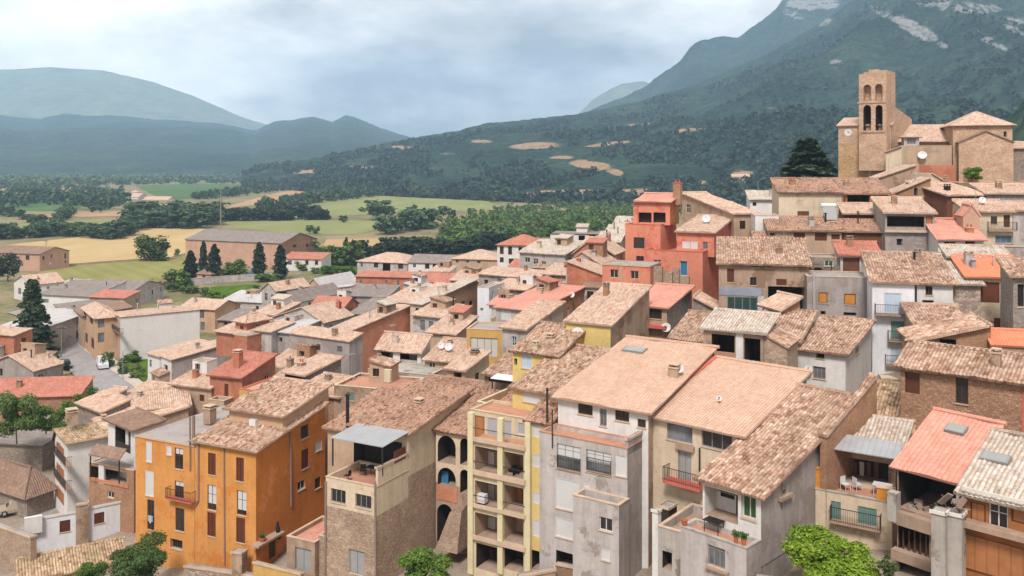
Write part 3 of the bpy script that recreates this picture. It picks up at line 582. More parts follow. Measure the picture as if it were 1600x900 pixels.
# white house left of the orange one
h=House('narrow white house with blank side wall and timber balconies beside the orange house')
w1=h.block((86,684),104,bx=105,ang=-52,cx=172,roof=('y',1.0,.15,.9),wall='white',tile='dry',over=.5,f=[(88,695,100,716,'bo'),(88,728,100,752,'bo'),(88,764,100,784,'bo')])
for yy in (718,754): w1.slab('f',84,102,yy,.7,.12,rail='bars')
w1.chimney(112,655,1.1,.9,'stonewash'); w1.chimney(162,660,.5,.6,'greylight')
w1b=h.block(w1.pt(-1.2,4.6,1.0),W=6.5,ang=-52,D=9,roof=('back',1.4),wall='beige',tile='pale',over=.4)
h=House('pale tiled house roof with two low tiled dormers behind the white house')
t=h.block((150,642),114,bx=232,ang=-22,D=9,roof=('back',1.6),wall='beige',tile='pale'); h.block((152,622),116,bx=170,ang=-22,D=3,roof=('back',.7),wall='stonegrey',tile='pale',base=2); h.block((122,630),112,bx=160,ang=-40,D=3.5,roof=('back',.8),wall='stonegrey',tile='pale',base=3.5)
t2=h.block((234,640),108,bx=296,ang=24,D=5,roof=('back',1.0),wall='brickred',tile='pale',over=.3)
h=House('slim white tower house with brown flat roof and dark balcony window')
t=h.block((169,655),100,bx=211,ang=-42,cx=258,roof=('back',.35),wall='white',tile='browntile',over=.5,f=[(180,664,204,704,'v',{'d':1.3})]); t.bx('f',181,692,203,704,.05,.12,'iron','railing')
t.bx('f',196,668,200,704,.06,.2,'frame_white','post')
h=House('ramshackle terrace house with lean-to tile roof and brick parapet above the white yard walls')
t=h.block((139,722),97,bx=209,ang=-25,D=5,roof=('flat',.05),wall='brickbrown',base=8.5,f=[(142,728,198,756,'v',{'d':2.2}),(168,768,178,778,'w')])
t.canopy('f',(138,186,716),.9,1.0,'pale' if False else 'browntile',.12); t.bx('f',154,727,162,756,-.02,.2,'white','post'); t.bx('f',140,752,200,757,-.1,.1,'brick','parapet')
# T1 : cream tower house with metal canopy
h=House('cream and bare stone house with grey metal canopy over its roof terrace')
t1=h.block((509,745),76,bx=588,ang=-28,D=4.6,roof=('flat',.55),wall='cream',deck='terracotta_deck',split=(11.0,'stone'),
  f=[(517,758,540,786,'wg',{'nobar':1,'pm':'glass'}),(555,766,580,794,'wg',{'nobar':1,'pm':'glass'}),(545,860,569,898,'dg',{'pm':'door_grey'})],r=[])
t1r=h.block(t1.pt(-.7,4.6,3.15),W=t1.W+.7,ang=-28,cx=735,roof=('back',1.5),wall='cream',tile='oldpink',over=.45,split=(12.9,'stone'),f=[(540,684,628,735,'v',{'d':1.6})],r=[])
t1r.canopy('f',(516,598,692),.25,3.9,'metal'); t1r.flue(543,664,2.6,.16,'black'); t1r.chimney(655,632,.7,.25,'stonewash'); t1.pipe('f',[(586,752),(587,900)],.09); t1.pipe('f',[(509,752),(508,900)],.09)
t1.bx('r',617,700,634,720,-.04,.1,'sh_rust','shutter') if False else None
t1.slab('f',590,600,742,.0,.1) if False else None
wv=h.block(t1.pt(t1.W-.25,.25,1.55),W=.25,ang=-28,D=4.3,roof=('flat',0),wall='cream',base=1.6)
wv.bx('r',617,702,634,720,-.03,.1,'sh_rust','shutter')
h=House('low house roof of pinkish old tiles behind the metal canopy'); h.block((512,668),84,bx=560,ang=-26,D=9,roof=('back',1.6),wall='beige',tile='oldpink')
# annex between orange and T1
h=House('low stone annex with small red terrace and two grey doors',cat='annex'); t=h.block((448,838),79,bx=492,ang=-26,D=5,roof=('flat',.3),wall='stonewash',deck='salmon',f=[(461,857,486,892,'dg')])
t=h.block(t.pt(t.W-.1,.6,.4),W=1.6,ang=-26,D=5,roof=('flat',.1),wall='stone')
# arcade house
h=House('old stone house with stacked round arches and brick parapet beside a stone buttress')
ar=h.block((681,672),81,bx=740,ang=-29,D=8,roof=('back',1.8),wall='cream',tile='oldpink',over=.3,split=(11.2,'stonewash'),
 f=[(684,681,712,724,'v',{'arch':1,'d':2.0}),(719,685,734,727,'v',{'arch':1,'d':2.0}),(684,731,712,760,'v',{'arch':1,'d':1.3}),(719,734,734,772,'v',{'arch':1,'d':1.6}),(683,788,708,850,'v',{'arch':1,'d':2.2})])
ar.bx('f',682,760,714,783,-.06,-.01,'brick','parapet'); ar.bx('f',688,736,700,760,.6,.7,'door_blue','door')
# buttress
def buttress():
    mb=MB(); a=on(ar,'f',706,790,-.05); 
    e=ar.eu; n=-ar.ev; w=1.0
    p=[]; zt=P(706,778,a.y).z; zb=6.5
    q=lambda u,d,z:(a.x+e.x*u+n.x*d,a.y+e.y*u+n.y*d,z)
    mb.hexa([q(0,2.6,zb),q(2.2,2.6,zb),q(2.2,.05,zb),q(0,.05,zb),q(.9,1.7,zt-.5),q(2.2,1.9,zt-.2),q(2.2,.05,zt+.5),q(.2,.05,zt-1.4)])
    o=mb.build('buttress',['stone'],None); o.parent=ar.h.o; o.matrix_parent_inverse=ar.h.M.inverted()
buttress()
# yellow balcony house
h=House('tall house of open balconies between pale yellow pillars')
yb=h.block((735,640),76,bx=858,ang=-31,D=3.5,roof=('flat',.1),wall='yellow',coping='coping',deck='terracotta_deck',
  f=[(741,648,757,690,'bo'),(760,642,800,683,'sgy'),(808,645,828,680,'sgy',{'blind':0})])
fp_=yb.pt(0,-2.3,0)
def bal(px0,py0,px1,ztop,rows):
    pass
ybf=h.block(P(733,688,73.2),bx=821,ang=-31,D=2.3,roof=('flat',.02),wall='yellow',side='beige',deck='terracotta_deck',coping='coping',
  f=[(742,700,777,741,'v',{'d':2.1,'rm':3,'bm':3}),(786,708,818,746,'v',{'d':2.1,'rm':3,'bm':3}),(742,754,777,794,'v',{'d':2.1,'rm':3,'bm':3}),(786,760,818,799,'v',{'d':2.1,'rm':3,'bm':3}),(742,804,777,843,'v',{'d':2.1,'rm':3,'bm':3}),(786,808,818,848,'v',{'d':2.1,'rm':3,'bm':3}),(744,852,777,892,'v',{'d':2.1}),(786,856,818,892,'v',{'d':2.1})])
for (x0,y0,x1,y1,m) in ((744,703,754,735,'door_brown'),(757,705,772,738,'white'),(800,712,812,742,'boards'),(744,756,755,790,'boards'),(758,757,772,793,'sh_white'),(797,764,816,797,'boards'),(746,806,760,840,'glass_grey'),(762,808,774,840,'sh_white'),(748,856,770,890,'sh_rust')):
    ybf.bx('f',x0,y0,x1,y1,2.0,2.06,m,'door')
for x,yt in ((734.5,645),(781,654),(824,660)): ybf.bx('f',x-4,yt,x+4,897,-.18,.16,'yellow_paint','pillar')
for (a,b) in ((690,697),(742,750),(796,802),(846,853)): ybf.bx('f',738,a,820,b,-.3,-.2,'coping','balcony_edge')
for y in (675,728,782): ybf.bx('f',739,y,820,y+1,-.1,-.07,'iron','railing')
ybf.bx('f',744,773,757,786,.3,.8,'white_plastic','air_conditioner')
# yellow strip house
h=House('narrow yellow house with a column of white shuttered windows and tall drainpipe')
ys=h.block(P(822,658,70.6),bx=858,ang=-32,D=2.6,roof=('back',.9),wall='yellowwall',tile='oldpink',over=.2,f=[(832,665,851,684,'sw',{'nosill':1}),(832,711,852,731,'sw',{'nosill':1}),(832,770,853,788,'sw',{'nosill':1}),(832,813,854,840,'sw',{'nosill':1}),(829,861,851,892,'v',{'d':1.2})])
ys.pipe('f',[(855,606),(855,766)],.09,'iron')
y2=h.block((801,606),77,bx=884,ang=-33,D=9.5,roof=('back',2.0),wall='yellowwall',tile='old',over=.35,f=[(817,616,850,630,'sw'),(857,617,870,634,'sw'),(808,646,828,676,'wg')])
h=House('yellow house with white shutter and ochre end wall under a broad tiled roof')
y3=h.block((801,549),84,bx=872,ang=-30,D=6.2,roof=('back',1.6),wall='yellowwall',side='ochre',tile='old',over=.3,f=[(803,560,808,571,'dk'),(815,553,831,576,'sl')]); y3.chimney(837,548,.5,.6,'yellow',pots=0); y3.chimney(822,515,.6,.6,'stonewash')
h=House('yellow blank wall house with large white satellite dish and pale tiled roof')
y4=h.block((884,503),87,bx=954,ang=-28,D=11,roof=('back',2.3),wall='yellowwall',side='stonewash',tile='pale',over=.25); y4.dish(903,522,.62,'f')
# white hall
h=House('white and grey building with broad smooth pink roof, balcony and rows of white blinds')
H1=h.block((872,620),70,bx=1013,ang=-34,D=12.6,roof=('back',2.5),wall='white',tile='pink',over=.45,trim=None,side='stonewash',
  f=[(903,631,926,648,'wb'),(937,639,948,666,'wg'),(961,642,983,658,'wb'),(996,655,1009,668,'wb')])
H1.chimney(1054,590,.8,.8,'stonewash'); H1.dish(1062,590,.35); H1.skylight(992,551,2.0,1.0)
H1f=h.block(H1.pt(-.2,-2.4,-2.15),W=H1.W-.3,ang=-34,D=2.4,roof=('flat',.3),wall='greylight',side='grey',coping='terracotta_deck',deck='terracotta_deck',
  f=[(870,684,907,735,'wg',{'blind':.62}),(916,692,955,740,'wg',{'blind':.66}),(962,700,996,746,'sw'),(868,749,905,797,'sw',{'pm':'sh_white'}),(912,755,921,803,'sw'),(868,811,905,842,'sw'),(912,820,921,850,'sw'),(869,864,905,890,'v',{'d':1.5}),(913,872,921,893,'v',{'d':1})])
for x0,x1,y in ((870,906,734),(916,954,738)): H1f.slab('f',x0,x1,y,.12,.08,rail='bars')
H1f.pipe('f',[(863,640),(863,700)],.05,'iron')
H1s=h.block(H1f.pt(H1f.W*.52,-1.6,-3.55),W=H1f.W*.5,ang=-34,D=1.6,roof=('flat',.75),wall='greylight',side='grey',deck='concrete',f=[(936,787,957,830,'w'),(940,858,953,876,'sw')])
H1w=h.block(H1f.pt(H1f.W-.22,.1,.7),W=.22,ang=-34,D=2.6,roof=('flat',0),wall='grey',base=1.2)
# second hall
h=House('cream house with broad smooth pink roof edged in red and a red balcony')
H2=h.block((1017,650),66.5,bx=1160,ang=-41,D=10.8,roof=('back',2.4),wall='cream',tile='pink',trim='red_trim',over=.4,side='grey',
  f=[(1042,660,1082,690,'wg',{'nobar':1}),(1096,674,1144,702,'wg',{'pm':'glass','nobar':1}),(1059,706,1080,758,'dg'),(1040,786,1055,824,'db')])
H2.slab('f',1035,1093,757,1.0,.22,'red_trim',rail='bars'); H2.dish(1124,634,.2); H2.pipe('f',[(1093,700),(1093,760)],.06,'iron')
H2.bx('f',1055,696,1083,704,-.25,-.02,'slabstone','canopy')
# patio between
h=House('small walled patio with pale floor and white pillar in front of the cream house',name='patio',cat='patio')
pt_=h.block((1028,822),60,bx=1090,ang=-38,D=5.0,roof=('flat',.5),wall='concrete',deck='slabstone',coping='coping',f=[(1035,862,1050,890,'v',{'d':1.2})])
h.block(P(1019,796,60.5),bx=1028,ang=-38,D=.45,roof=('flat',.03),wall='white',coping='coping_white'); 
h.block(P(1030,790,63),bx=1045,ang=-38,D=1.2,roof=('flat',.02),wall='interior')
# R1
h=House('grey rendered house with long weathered tile roof and white loggia with green shutter')
r1=h.block((1098,748),58,bx=1189,ang=-45,D=13.6,roof=('back',3.5),wall='white',side='grey',tile='old',over=.45,base=4.4,
  f=[(1101,766,1153,812,'v',{'d':1.6,'rm':0}),(1158,768,1181,811,'sg',{'d':.2})],r=[(1222,765,1228,776,'dk')])
r1.bx('f',1104,768,1150,810,1.45,1.56,'white','loggia_wall'); r1.bx('f',1126,772,1147,778,1.4,1.44,'black','vent')
r1f=h.block(r1.pt(-.55,-1.7,-2.75),W=r1.W+.55,ang=-45,D=1.7,roof=('flat',.22),wall='greylight',side='grey',deck='terracotta_deck',coping='concrete',f=[(1106,841,1133,886,'wg',{'pm':'glass_grey'})])
r1f.slab('f',1102,1136,890,.25,.15,'slabstone','sill')
r1w=h.block(r1.pt(0.05,0.0,-4.2),W=r1.W-.1,ang=-45,D=13.4,roof=('none',),wall='grey',r=[(1247,812,1256,822,'dk')])
bw=h.block(r1.pt(r1.W+.3,7.2,2.2),W=.45,ang=-45,D=8,roof=('back',2.6),wall='brickbrown',tile='old',over=.1)
r1w.slab('r',1222,1240,775,.35,.2,'stone','ledge'); r1w.pipe('r',[(1222,740),(1222,795)],.05)
# R2
h=House('house with grey metal lean-to over its cluttered terrace and green shutters below')
r2f=h.block((1274,764),60,bx=1394,ang=-32,D=3.0,roof=('flat',.28),wall='cream',deck='terracotta_deck',coping='concrete',
  f=[(1298,773,1314,812,'st'),(1340,778,1370,820,'st')])
r2=h.block(r2f.pt(.4,3.0,2.35),W=r2f.W-.5,ang=-32,D=4.2,roof=('back',1.0),wall='stonewash',tile='whitish',over=.4,base=3.0,f=[(1304,718,1388,751,'v',{'d':1.2})])
r2.canopy('f',(1294,1404,710),.55,1.9,'metal',.07)
r2t=h.block((1336,690),64.5,bx=1442,ang=-30,D=9.5,roof=('back',2.2),wall='stonewash',tile='dry',over=.4); r2t.skylight(1432,636,1.1,.8)
r2f.slab('f',1296,1375,822,.6,.12,'slabstone',rail='bars')
for x0,x1 in((1332,1339),(1343,1350),(1354,1361),(1366,1373)): r2.bx('f',x0,722,x1,750,1.0,1.12,'curtain' if x0%2 else 'planks','door')
# R3
h=House('ruinous open-fronted house with bright salmon roof and junk piled on its floors')
r3=h.block((1402,728),55,bx=1499,ang=-50,D=5.6,roof=('back',2.3),wall='stonewash',side='brickbrown',tile='salmon',over=.35,base=12,
  f=[(1404,742,1494,806,'v',{'d':4.2}),(1403,828,1452,866,'v',{'d':2.5}),(1405,886,1454,930,'v',{'d':2.5})]); r3.skylight(1495,676,1.2,.8,'skylight')
for z0,z1 in ((807,827),(868,884)): r3.bx('f',1392,z0,1456,z1,-.55,-.02,'slabstone','floor_slab')
for x in (1410,1419,1428,1437,1446): r3.bx('f',x,829,x+2,866,.1,.2,'planks','plank')
r3.bx('f',1386,770,1400,815,-.7,-.1,'concrete','parapet'); r3.bx('f',1494,752,1499,800,-.08,.1,'white','post')
# R4
h=House('house with pale tiled roof, ochre boarded front and white framed window')
r4=h.block((1507,769),50,bx=1650,ang=-44,D=6.4,roof=('back',1.9),wall='wood',tile='whitish',over=.45,trim=None,f=[(1545,786,1575,826,'w'),(1516,786,1540,822,'bo'),(1580,792,1640,822,'bo')])
r4.skylight(1556,722,1.5,.9); r4.slab('f',1504,1640,833,.8,.3,'slabstone',rail=None); r4.bx('f',1503,776,1640,781,-.55,-.46,'coping_white','gutter'); r4.bx('f',1504,852,1640,905,-.12,-.01,'boards','boarding')
for x0,x1,y0 in ((1455,1477,797),(1479,1503,800)):
    h.block(P(x0,y0,49.5),bx=x1,ang=-40,D=.9,roof=('flat',.03),wall='concrete',coping='coping_white',deck='concrete')
# R5
h=House('brown stone house with long mottled roof, a wooden door and a tall dark window')
r5=h.block((1407,572),66,bx=1650,ang=-40,D=6.6,roof=('x',1.1,.5),wall='stonebrown',tile='old',over=.45,
  f=[(1414,582,1437,615,'db'),(1493,588,1513,631,'wb'),(1497,654,1507,668,'dk')]); r5.chimney(1557,576,.55,1.1,'stonewash')
r5.bx('f',1408,574,1640,586,-.02,.1,'greylight','cornice') if False else None
r5.bx('f',1597,615,1640,700,-.03,-.005,'red_trim','painted_wall')
# ================================================================== SECOND ROWS, RIGHT SLOPE
h=House('white house with a round window under a brown mottled roof'); t=h.block((1242,545),80,bx=1321,ang=-35,cx=1361,roof=('back',1.5),wall='white',tile='old',over=.4,f=[(1275,550,1288,560,'dk'),(1270,573,1290,592,'wg')],r=[(1337,537,1342,552,'dk')]); t.dish(1263,577,.35,'f')
h.block((1172,528),82,bx=1246,ang=-30,D=7,roof=('back',1.6),wall='stonewash',tile='old')
h=House('tall slim white house with pale blue curtained balconies'); t=h.block((1363,441),86,bx=1429,ang=-16,D=8,roof=('back',2.0),wall='white_blue',tile='old',over=.35,
  f=[(1381,458,1408,490,'sl'),(1392,502,1413,530,'st'),(1391,543,1405,570,'sl')])
t.slab('f',1368,1420,492,.8,.14,rail='bars'); t.slab('f',1388,1415,533,.6,.12,rail='bars'); t.slab('f',1384,1408,571,.5,.1,rail='bars')
t.bx('f',1377,592,1405,630,-2.0,-.5,'cream','annex')
h=House('squat white house with two dark windows between the tall white house and the orange roof'); t=h.block((1433,443),88,bx=1489,ang=-14,D=8,roof=('back',2.1),wall='white',side='rubble',tile='old',f=[(1446,447,1457,461,'wb'),(1441,469,1459,486,'dk')])
h.block(t.pt(t.W,.6,0),W=2.6,ang=-14,D=7,roof=('back',2.0),wall='rubble',tile='whitish')
h=House('open stone barn with a slanting tiled roof and dark loft openings',cat='barn',name='barn'); t=h.block((1430,534),74,bx=1548,ang=-12,D=5,roof=('right',1.5),wall='brickbrown',tile='old',f=[(1436,536,1462,552,'v',{'d':1.5}),(1468,530,1494,551,'v',{'d':1.5})])
h.block((1432,508),80,bx=1512,ang=-12,D=5,roof=('back',1.0),wall='stone',tile='old')
h=House('cream house with vivid orange roof patch and brown garage shutter'); t=h.block((1512,432),88,bx=1602,ang=-12,D=5,roof=('back',1.4),wall='cream',tile='orangetile',split=(24.6,'stonewash'),f=[(1532,441,1562,473,'sr'),(1553,497,1571,515,'sb')]); t.flue(1521,420,.8,.2)
h.block(t.pt(-.5,5,1.4),W=t.W+.6,ang=-12,D=3,roof=('back',.8),wall='stonewash',tile='whitish')
h=House('low stone outhouse with orange painted parapet',cat='outhouse',name='outhouse'); h.block((1550,540),72,bx=1650,ang=-14,D=2.4,roof=('back',.75),wall='stonewash',tile='orangetile',over=.15)
h=House('small stone house with tiled roof at the right edge above the brown stone house'); h.block((1583,432),80,bx=1650,ang=-14,D=4,roof=('back',1),wall='stonegrey',tile='old',f=[(1590,444,1602,480,'dk')])
h=House('grey house with dark open loggia under a pale roof'); t=h.block((1383,333),105,bx=1460,ang=-11,D=7,roof=('back',1.4),wall='grey',tile='pale',f=[(1386,338,1444,355,'v',{'d':2}),(1447,338,1457,356,'bo'),(1401,373,1410,384,'dk')]); t.slab('f',1383,1459,360,.4,.25,'coping'); t.antenna(1440,330,2)
h=House('white cottage with pink roof and two dark windows'); h.block((1466,374),100,bx=1537,ang=-11,D=6,roof=('back',1.8),wall='white',tile='salmon',f=[(1475,377,1494,391,'w'),(1508,377,1523,391,'wb')])
h=House('cream yellow house with balcony and wide bluish window'); t=h.block((1513,331),104,bx=1582,ang=-12,D=6,roof=('back',1.0),wall='cream',tile='pale',f=[(1548,338,1558,350,'wb'),(1568,336,1578,355,'db'),(1555,368,1587,380,'wg',{'pm':'glass_blue'})]); t.slab('f',1545,1590,360,.6,.15,'slabstone',rail='bars'); t.dish(1590,335,.4)
h.block((1505,338),102,bx=1531,ang=-12,D=3,roof=('y',1.2,.5),wall='pinkish',tile='salmon',over=.1); h.block((1538,383),98,bx=1650,ang=-12,D=1,roof=('flat',.03),wall='grey')
h=House('brown fronted house with pale gable and black chimney top'); t=h.block((1480,306),116,bx=1541,ang=14,D=8,roof=('back',1.6),wall='brownwall',side='cream',tile='pale',f=[(1488,318,1500,344,'bo'),(1503,337,1512,346,'sb')]); t.chimney(1480,300,.6,.7,'black','black')
h=House('grey house with a long dark slot window at the right edge'); h.block((1541,303),117,bx=1650,ang=-10,D=6,roof=('back',1.0),wall='grey',tile='pale',f=[(1548,313,1590,321,'v',{'d':.6})])
h=House('small pale house behind the cream yellow house'); h.block((1583,330),110,bx=1650,ang=-10,D=5,roof=('back',.8),wall='greylight',tile='pale')
h=House('brown stone gable with slanting pale roof and arched window below the church'); t=h.block((1388,306),121,bx=1454,ang=-10,D=5,roof=('right',2.4),wall='brickbrown',tile='pale',f=[(1428,293,1434,306,'dk',{'arch':1})])
h=House('long brown house under a slanting roof right below the bell tower'); h.block((1335,291),130,bx=1431,ang=-14,D=8,roof=('right',3.0),wall='stonewash',tile='pale')
h=House('rubble gable house with white coping beneath the church'); t=h.block((1455,300),124,bx=1500,ang=12,D=10,roof=('left',2.5),wall='cream',tile='pale',over=.25); t.chimney(1478,285,.5,.6,'stonewash')
h=House('big cream house with plain wall, one small window and rosy roof'); t=h.block((1217,301),118,bx=1322,ang=-9,D=7,roof=('back',1.6),wall='cream',tile='oldpink',f=[(1246,330,1264,339,'sb',{'pm':'planks'})])
h=House('house with wide dark loggia next to the big cream house'); t=h.block((1321,303),116,bx=1388,ang=-9,D=7,roof=('back',1.7),wall='wood',tile='greytile' if False else 'oldpink',f=[(1324,305,1358,319,'v',{'d':2})]); 
t2=h.block((1319,334),112,bx=1386,ang=-9,D=3.5,roof=('back',1.0),wall='brownwall',tile='pale')
h=House('house front of small brown shuttered windows carrying a solar heater on its roof'); t=h.block((1202,360),108,bx=1315,ang=-9,D=5,roof=('back',1.2),wall='beige',tile='oldpink',f=[(1203,364,1211,375,'dk'),(1240,364,1258,376,'sb'),(1273,364,1292,376,'sb'),(1299,366,1312,374,'sb')])
def solar(b,px,py):
    p=b.roofhit(px,py); mb=MB(); x,y,z=p; 
    c=[Vector((x-.75,y-.7,z+.1)),Vector((x+.75,y-.7,z+.1)),Vector((x+.75,y+.9,z+1.6)),Vector((x-.75,y+.9,z+1.6))]; mb.hexa(c+[q+Vector((0,-.06,.08)) for q in c],0); mb.tube((x-.9,y+1.05,z+1.85),(x+.9,y+1.05,z+1.85),.28,.28,10,1)
    for sx in(-.6,.6): mb.tube((x+sx,y+.95,z-.1),(x+sx,y+.95,z+1.7),.03,n=5,m=2)
    mb.build('solar_heater',['skylight','white_plastic','pipe'],b.roof)
solar(t,1297,345)
h=House('brown boarded house beside a white corner pipe on the upper slope'); t=h.block((1315,362),107,bx=1381,ang=-9,D=4.5,roof=('back',1.0),wall='brownwall',tile='oldpink',f=[]); t.pipe('f',[(1379,362),(1379,420)],.12,'pipe')
h=House('small white house with timber shutter left of the big cream house'); h.block((1180,337),112,bx=1217,ang=-9,D=5,roof=('flat',.1),wall='white',f=[(1196,340,1209,352,'so')]); h.block((1180,372),108,bx=1216,ang=-9,D=2,roof=('back',.4),wall='white',tile='oldpink',f=[(1205,376,1211,384,'dk')])
h=House('pale small houses corner with white wall on the far slope'); h.block((1172,312),150,bx=1222,ang=-9,D=6,roof=('back',1.3),wall='white',tile='whitish',f=[(1176,316,1182,322,'dk')])
# stone house
h=House('grey brown stone house with teal shuttered window and dark open barn door'); t=h.block((1123,412),96,bx=1264,ang=-13,D=9,roof=('back',1.9),wall='stonewash',tile='old',over=.45,f=[(1136,420,1147,441,'sb'),(1172,433,1182,446,'wb'),(1213,436,1229,446,'sb'),(1136,464,1184,485,'sdt'),(1200,448,1258,490,'v',{'d':3}),(1175,414,1187,418,'dk'),(1196,414,1208,418,'dk'),(1216,414,1228,418,'dk'),(1236,414,1250,418,'dk')])
t.bx('f',1123,449,1190,462,-.05,-.01,'bluegrey','render_band'); t.bx('f',1184,462,1194,494,-.05,-.01,'greylight','render_band')
h=House('small porch roof and brown outbuilding leaning on the grey wall',cat='outbuilding',name='outbuilding'); h.block((1221,484),86,bx=1250,ang=20,D=3,roof=('right',1.0),wall='brickbrown',tile='pale')
h=House('house with green shutter and salmon lean-to beside a brown plank wall'); t=h.block((1313,399),97,bx=1376,ang=-11,D=4,roof=('back',1.0),wall='greylight',tile='rust',f=[(1317,403,1343,428,'bo',{'pm':'planks'}),(1346,404,1360,424,'dg')]); t2=h.block((1267,402),98,bx=1312,ang=-11,D=4,roof=('flat',.1),wall='stonegrey',f=[(1288,404,1302,416,'sg'),(1272,418,1284,424,'dk')])
t2.slab('f',1264,1300,427,.5,.12,'coping',rail='bars')
h=House('plain grey rendered house with two small orange shutters'); t=h.block((1261,432),92,bx=1363,ang=-12,D=5,roof=('flat',.05),wall='grey',deck='deck',f=[(1279,457,1293,473,'so'),(1319,459,1337,476,'so'),(1318,488,1338,494,'dk'),(1282,486,1290,494,'dk')]); t.pipe('f',[(1272,425),(1272,494)],.15,'greylight')
# loggia house
h=House('open loggia with two white pillars under a grey pink roof above the pink halls'); t=h.block((1099,513),78,bx=1193,ang=-30,D=4.2,roof=('back',.9),wall='stonewash',tile='whitish',over=.35,f=[(1112,523,1148,566,'v',{'d':2.6}),(1163,529,1188,571,'v',{'d':2.6})])
t.bx('f',1150,520,1161,575,-.05,.2,'white','pillar'); t.bx('f',1116,550,1148,566,.1,.2,'terracotta_deck','parapet')
h.block(t.pt(t.W+.02,.1,-1.0),W=1.9,ang=-30,D=4,roof=('left',.9),wall='stone',tile='old',over=.15)
# ================================================================== RED HOUSE GROUP
h=House('large red house with stepped terraces, attic loggia and blue door')
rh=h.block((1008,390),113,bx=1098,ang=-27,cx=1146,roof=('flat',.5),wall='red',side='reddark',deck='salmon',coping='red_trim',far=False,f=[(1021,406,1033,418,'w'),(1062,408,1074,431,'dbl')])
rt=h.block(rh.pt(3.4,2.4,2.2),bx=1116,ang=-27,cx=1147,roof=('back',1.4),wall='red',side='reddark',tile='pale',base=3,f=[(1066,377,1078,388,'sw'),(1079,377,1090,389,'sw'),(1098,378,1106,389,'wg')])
rl=h.block((977,350),117,bx=1032,ang=-27,D=7,roof=('flat',.15),wall='red',coping='red_trim',deck='salmon',f=[(990,371,1007,388,'w',{'fm':'frame_brown'}),(994,400,1006,413,'wb')])
ra=h.block(rl.pt(1.0,1.6,2.9),bx=1047,ang=-27,D=4,roof=('back',.8),wall='red',side='wood',tile='salmon',base=3,f=[(998,332,1018,348,'v',{'d':.8}),(1021,332,1040,348,'v',{'d':.8})])
rl.chimney(0,0,.6,2.3,'red','red_trim',loc=(.9,1.7)); ra.chimney(0,0,1.0,2.4,'brickbrown','red_trim',pots=2,loc=(ra.W+.35,2.2)); rt.dish(1063,352,.55)
rlow=h.block((941,412),108,bx=1016,ang=-24,D=5,roof=('flat',.03),wall='red',split=(25.2,'stonewash'),coping='coping',f=[(953,421,966,434,'wb',{'fm':'coping'}),(985,423,998,436,'wb',{'fm':'coping'}),(960,457,965,462,'dk')]); rlow.bx('f',968,411,972,462,-.03,.05,'beige','pilaster')
h=House('ruined rubble wall standing before the red house',name='ruined_wall',cat='wall')
for x0,x1,y in ((1017,1034,416),(1035,1050,424),(1051,1061,420),(1062,1076,432)): h.block((x0,y),107,bx=x1,ang=-25,D=.6,roof=('none',),wall='stone')
h.blocks[0]
h=House('beige house with long blank gable side and stone end behind the red house'); t=h.block((1147,335),118,bx=1184,ang=19,D=13.5,roof=('back',2.3),wall='beige',tile='pale',over=.3,f=[(1156,345,1165,358,'wb')],l=[(1072,319,1079,333,'w')]); t.chimney(0,0,.8,.7,'brickred',loc=(.8,12.5))
# below the red house
h=House('small house with bright red roof, enclosed balcony and satellite dish'); t=h.block((986,477),96,bx=1042,ang=-30,cx=1081,roof=('back',1.2),wall='beige',side='stonegrey',tile='salmon',over=.35,f=[(989,482,1034,497,'wb')]); t.slab('f',985,1040,508,.8,.3,'red_trim',rail=None); t.dish(1041,512,.5,'f')
h=House('low house with mottled roof between the red roofed house and the loggia'); h.block((1048,530),88,bx=1116,ang=-28,D=7,roof=('back',1.6),wall='stonewash',tile='old'); h.block((1083,482),98,bx=1120,ang=-20,D=4,roof=('left',1.2),wall='stonegrey',tile='pale')
# ================================================================== MIDDLE TOWN
def S1(label,*a,**k):
    if k.get('cat') in(None,): k.setdefault('f','auto'); k.setdefault('r','auto')
    b=hs(label,*a,**k); MIDH.append(b); return b
MIDH=[]
S1('long salmon roofed house with grey front and round white dish',(775,480),122,bx=838,ang=-32,cx=914,roof=('back',1.6),wall='greylight',side='brickbrown',tile='salmon',f=[(826,483,832,498,'dk'),(783,485,798,500,'sw'),(845,487,852,495,'w')],over=.4).dish(894,461,.4,'r')
S1('brick walled house with dark open shed below the grey gable',(886,428),133,bx=944,ang=-20,D=6,roof=('left',1.8),wall='brickred',tile='pale',f=[(922,452,940,470,'v',{'d':2})])
S1('grey gable house with pale roof left of the red house',(884,415),140,bx=945,ang=-22,D=8,roof=('y',2.2,.42),wall='greylight',tile='pale')
S1('brick gable house with white pier in front of the pale rubble houses',(897,395),150,bx=958,ang=-20,D=8,roof=('y',2.4,.45),wall='brickred',tile='pale',f=[(957-15,396,955,408,'v',{'d':1})])
S1('white modern house with dark flat roof and dark openings',(860,365),185,bx=936,ang=-12,D=8,roof=('flat',.0),wall='white',deck='greytile',coping='frame_brown',f=[(904,368,914,378,'v',{'d':1.5}),(920,366,931,376,'v',{'d':1.5}),(875,376,880,382,'w')])
S1('long white roofed house with glazed porch behind the salmon tiles',(812,394),165,bx=883,ang=-32,D=8,roof=('back',1.8),wall='greylight',tile='whitish',f=[(820,402,828,410,'w'),(833,404,841,413,'w'),(846,408,853,416,'w')],over=.4)
S1('white three storey house with red hipped roof and green shutters',(777,382),195,bx=840,ang=-14,D=10,roof=('hip',1.8),wall='white',tile='rust',f=[(781,385,787,397,'wb'),(794,385,800,398,'wb'),(810,386,816,393,'wb'),(823,386,829,392,'wb'),(781,402,787,410,'wb'),(795,404,803,412,'wb')])
S1('small brick house with short salmon roof',(796,417),172,bx=846,ang=-26,D=6,roof=('x',1.2,.5),wall='brickred',tile='rust',f=[(815,420,821,430,'dk')])
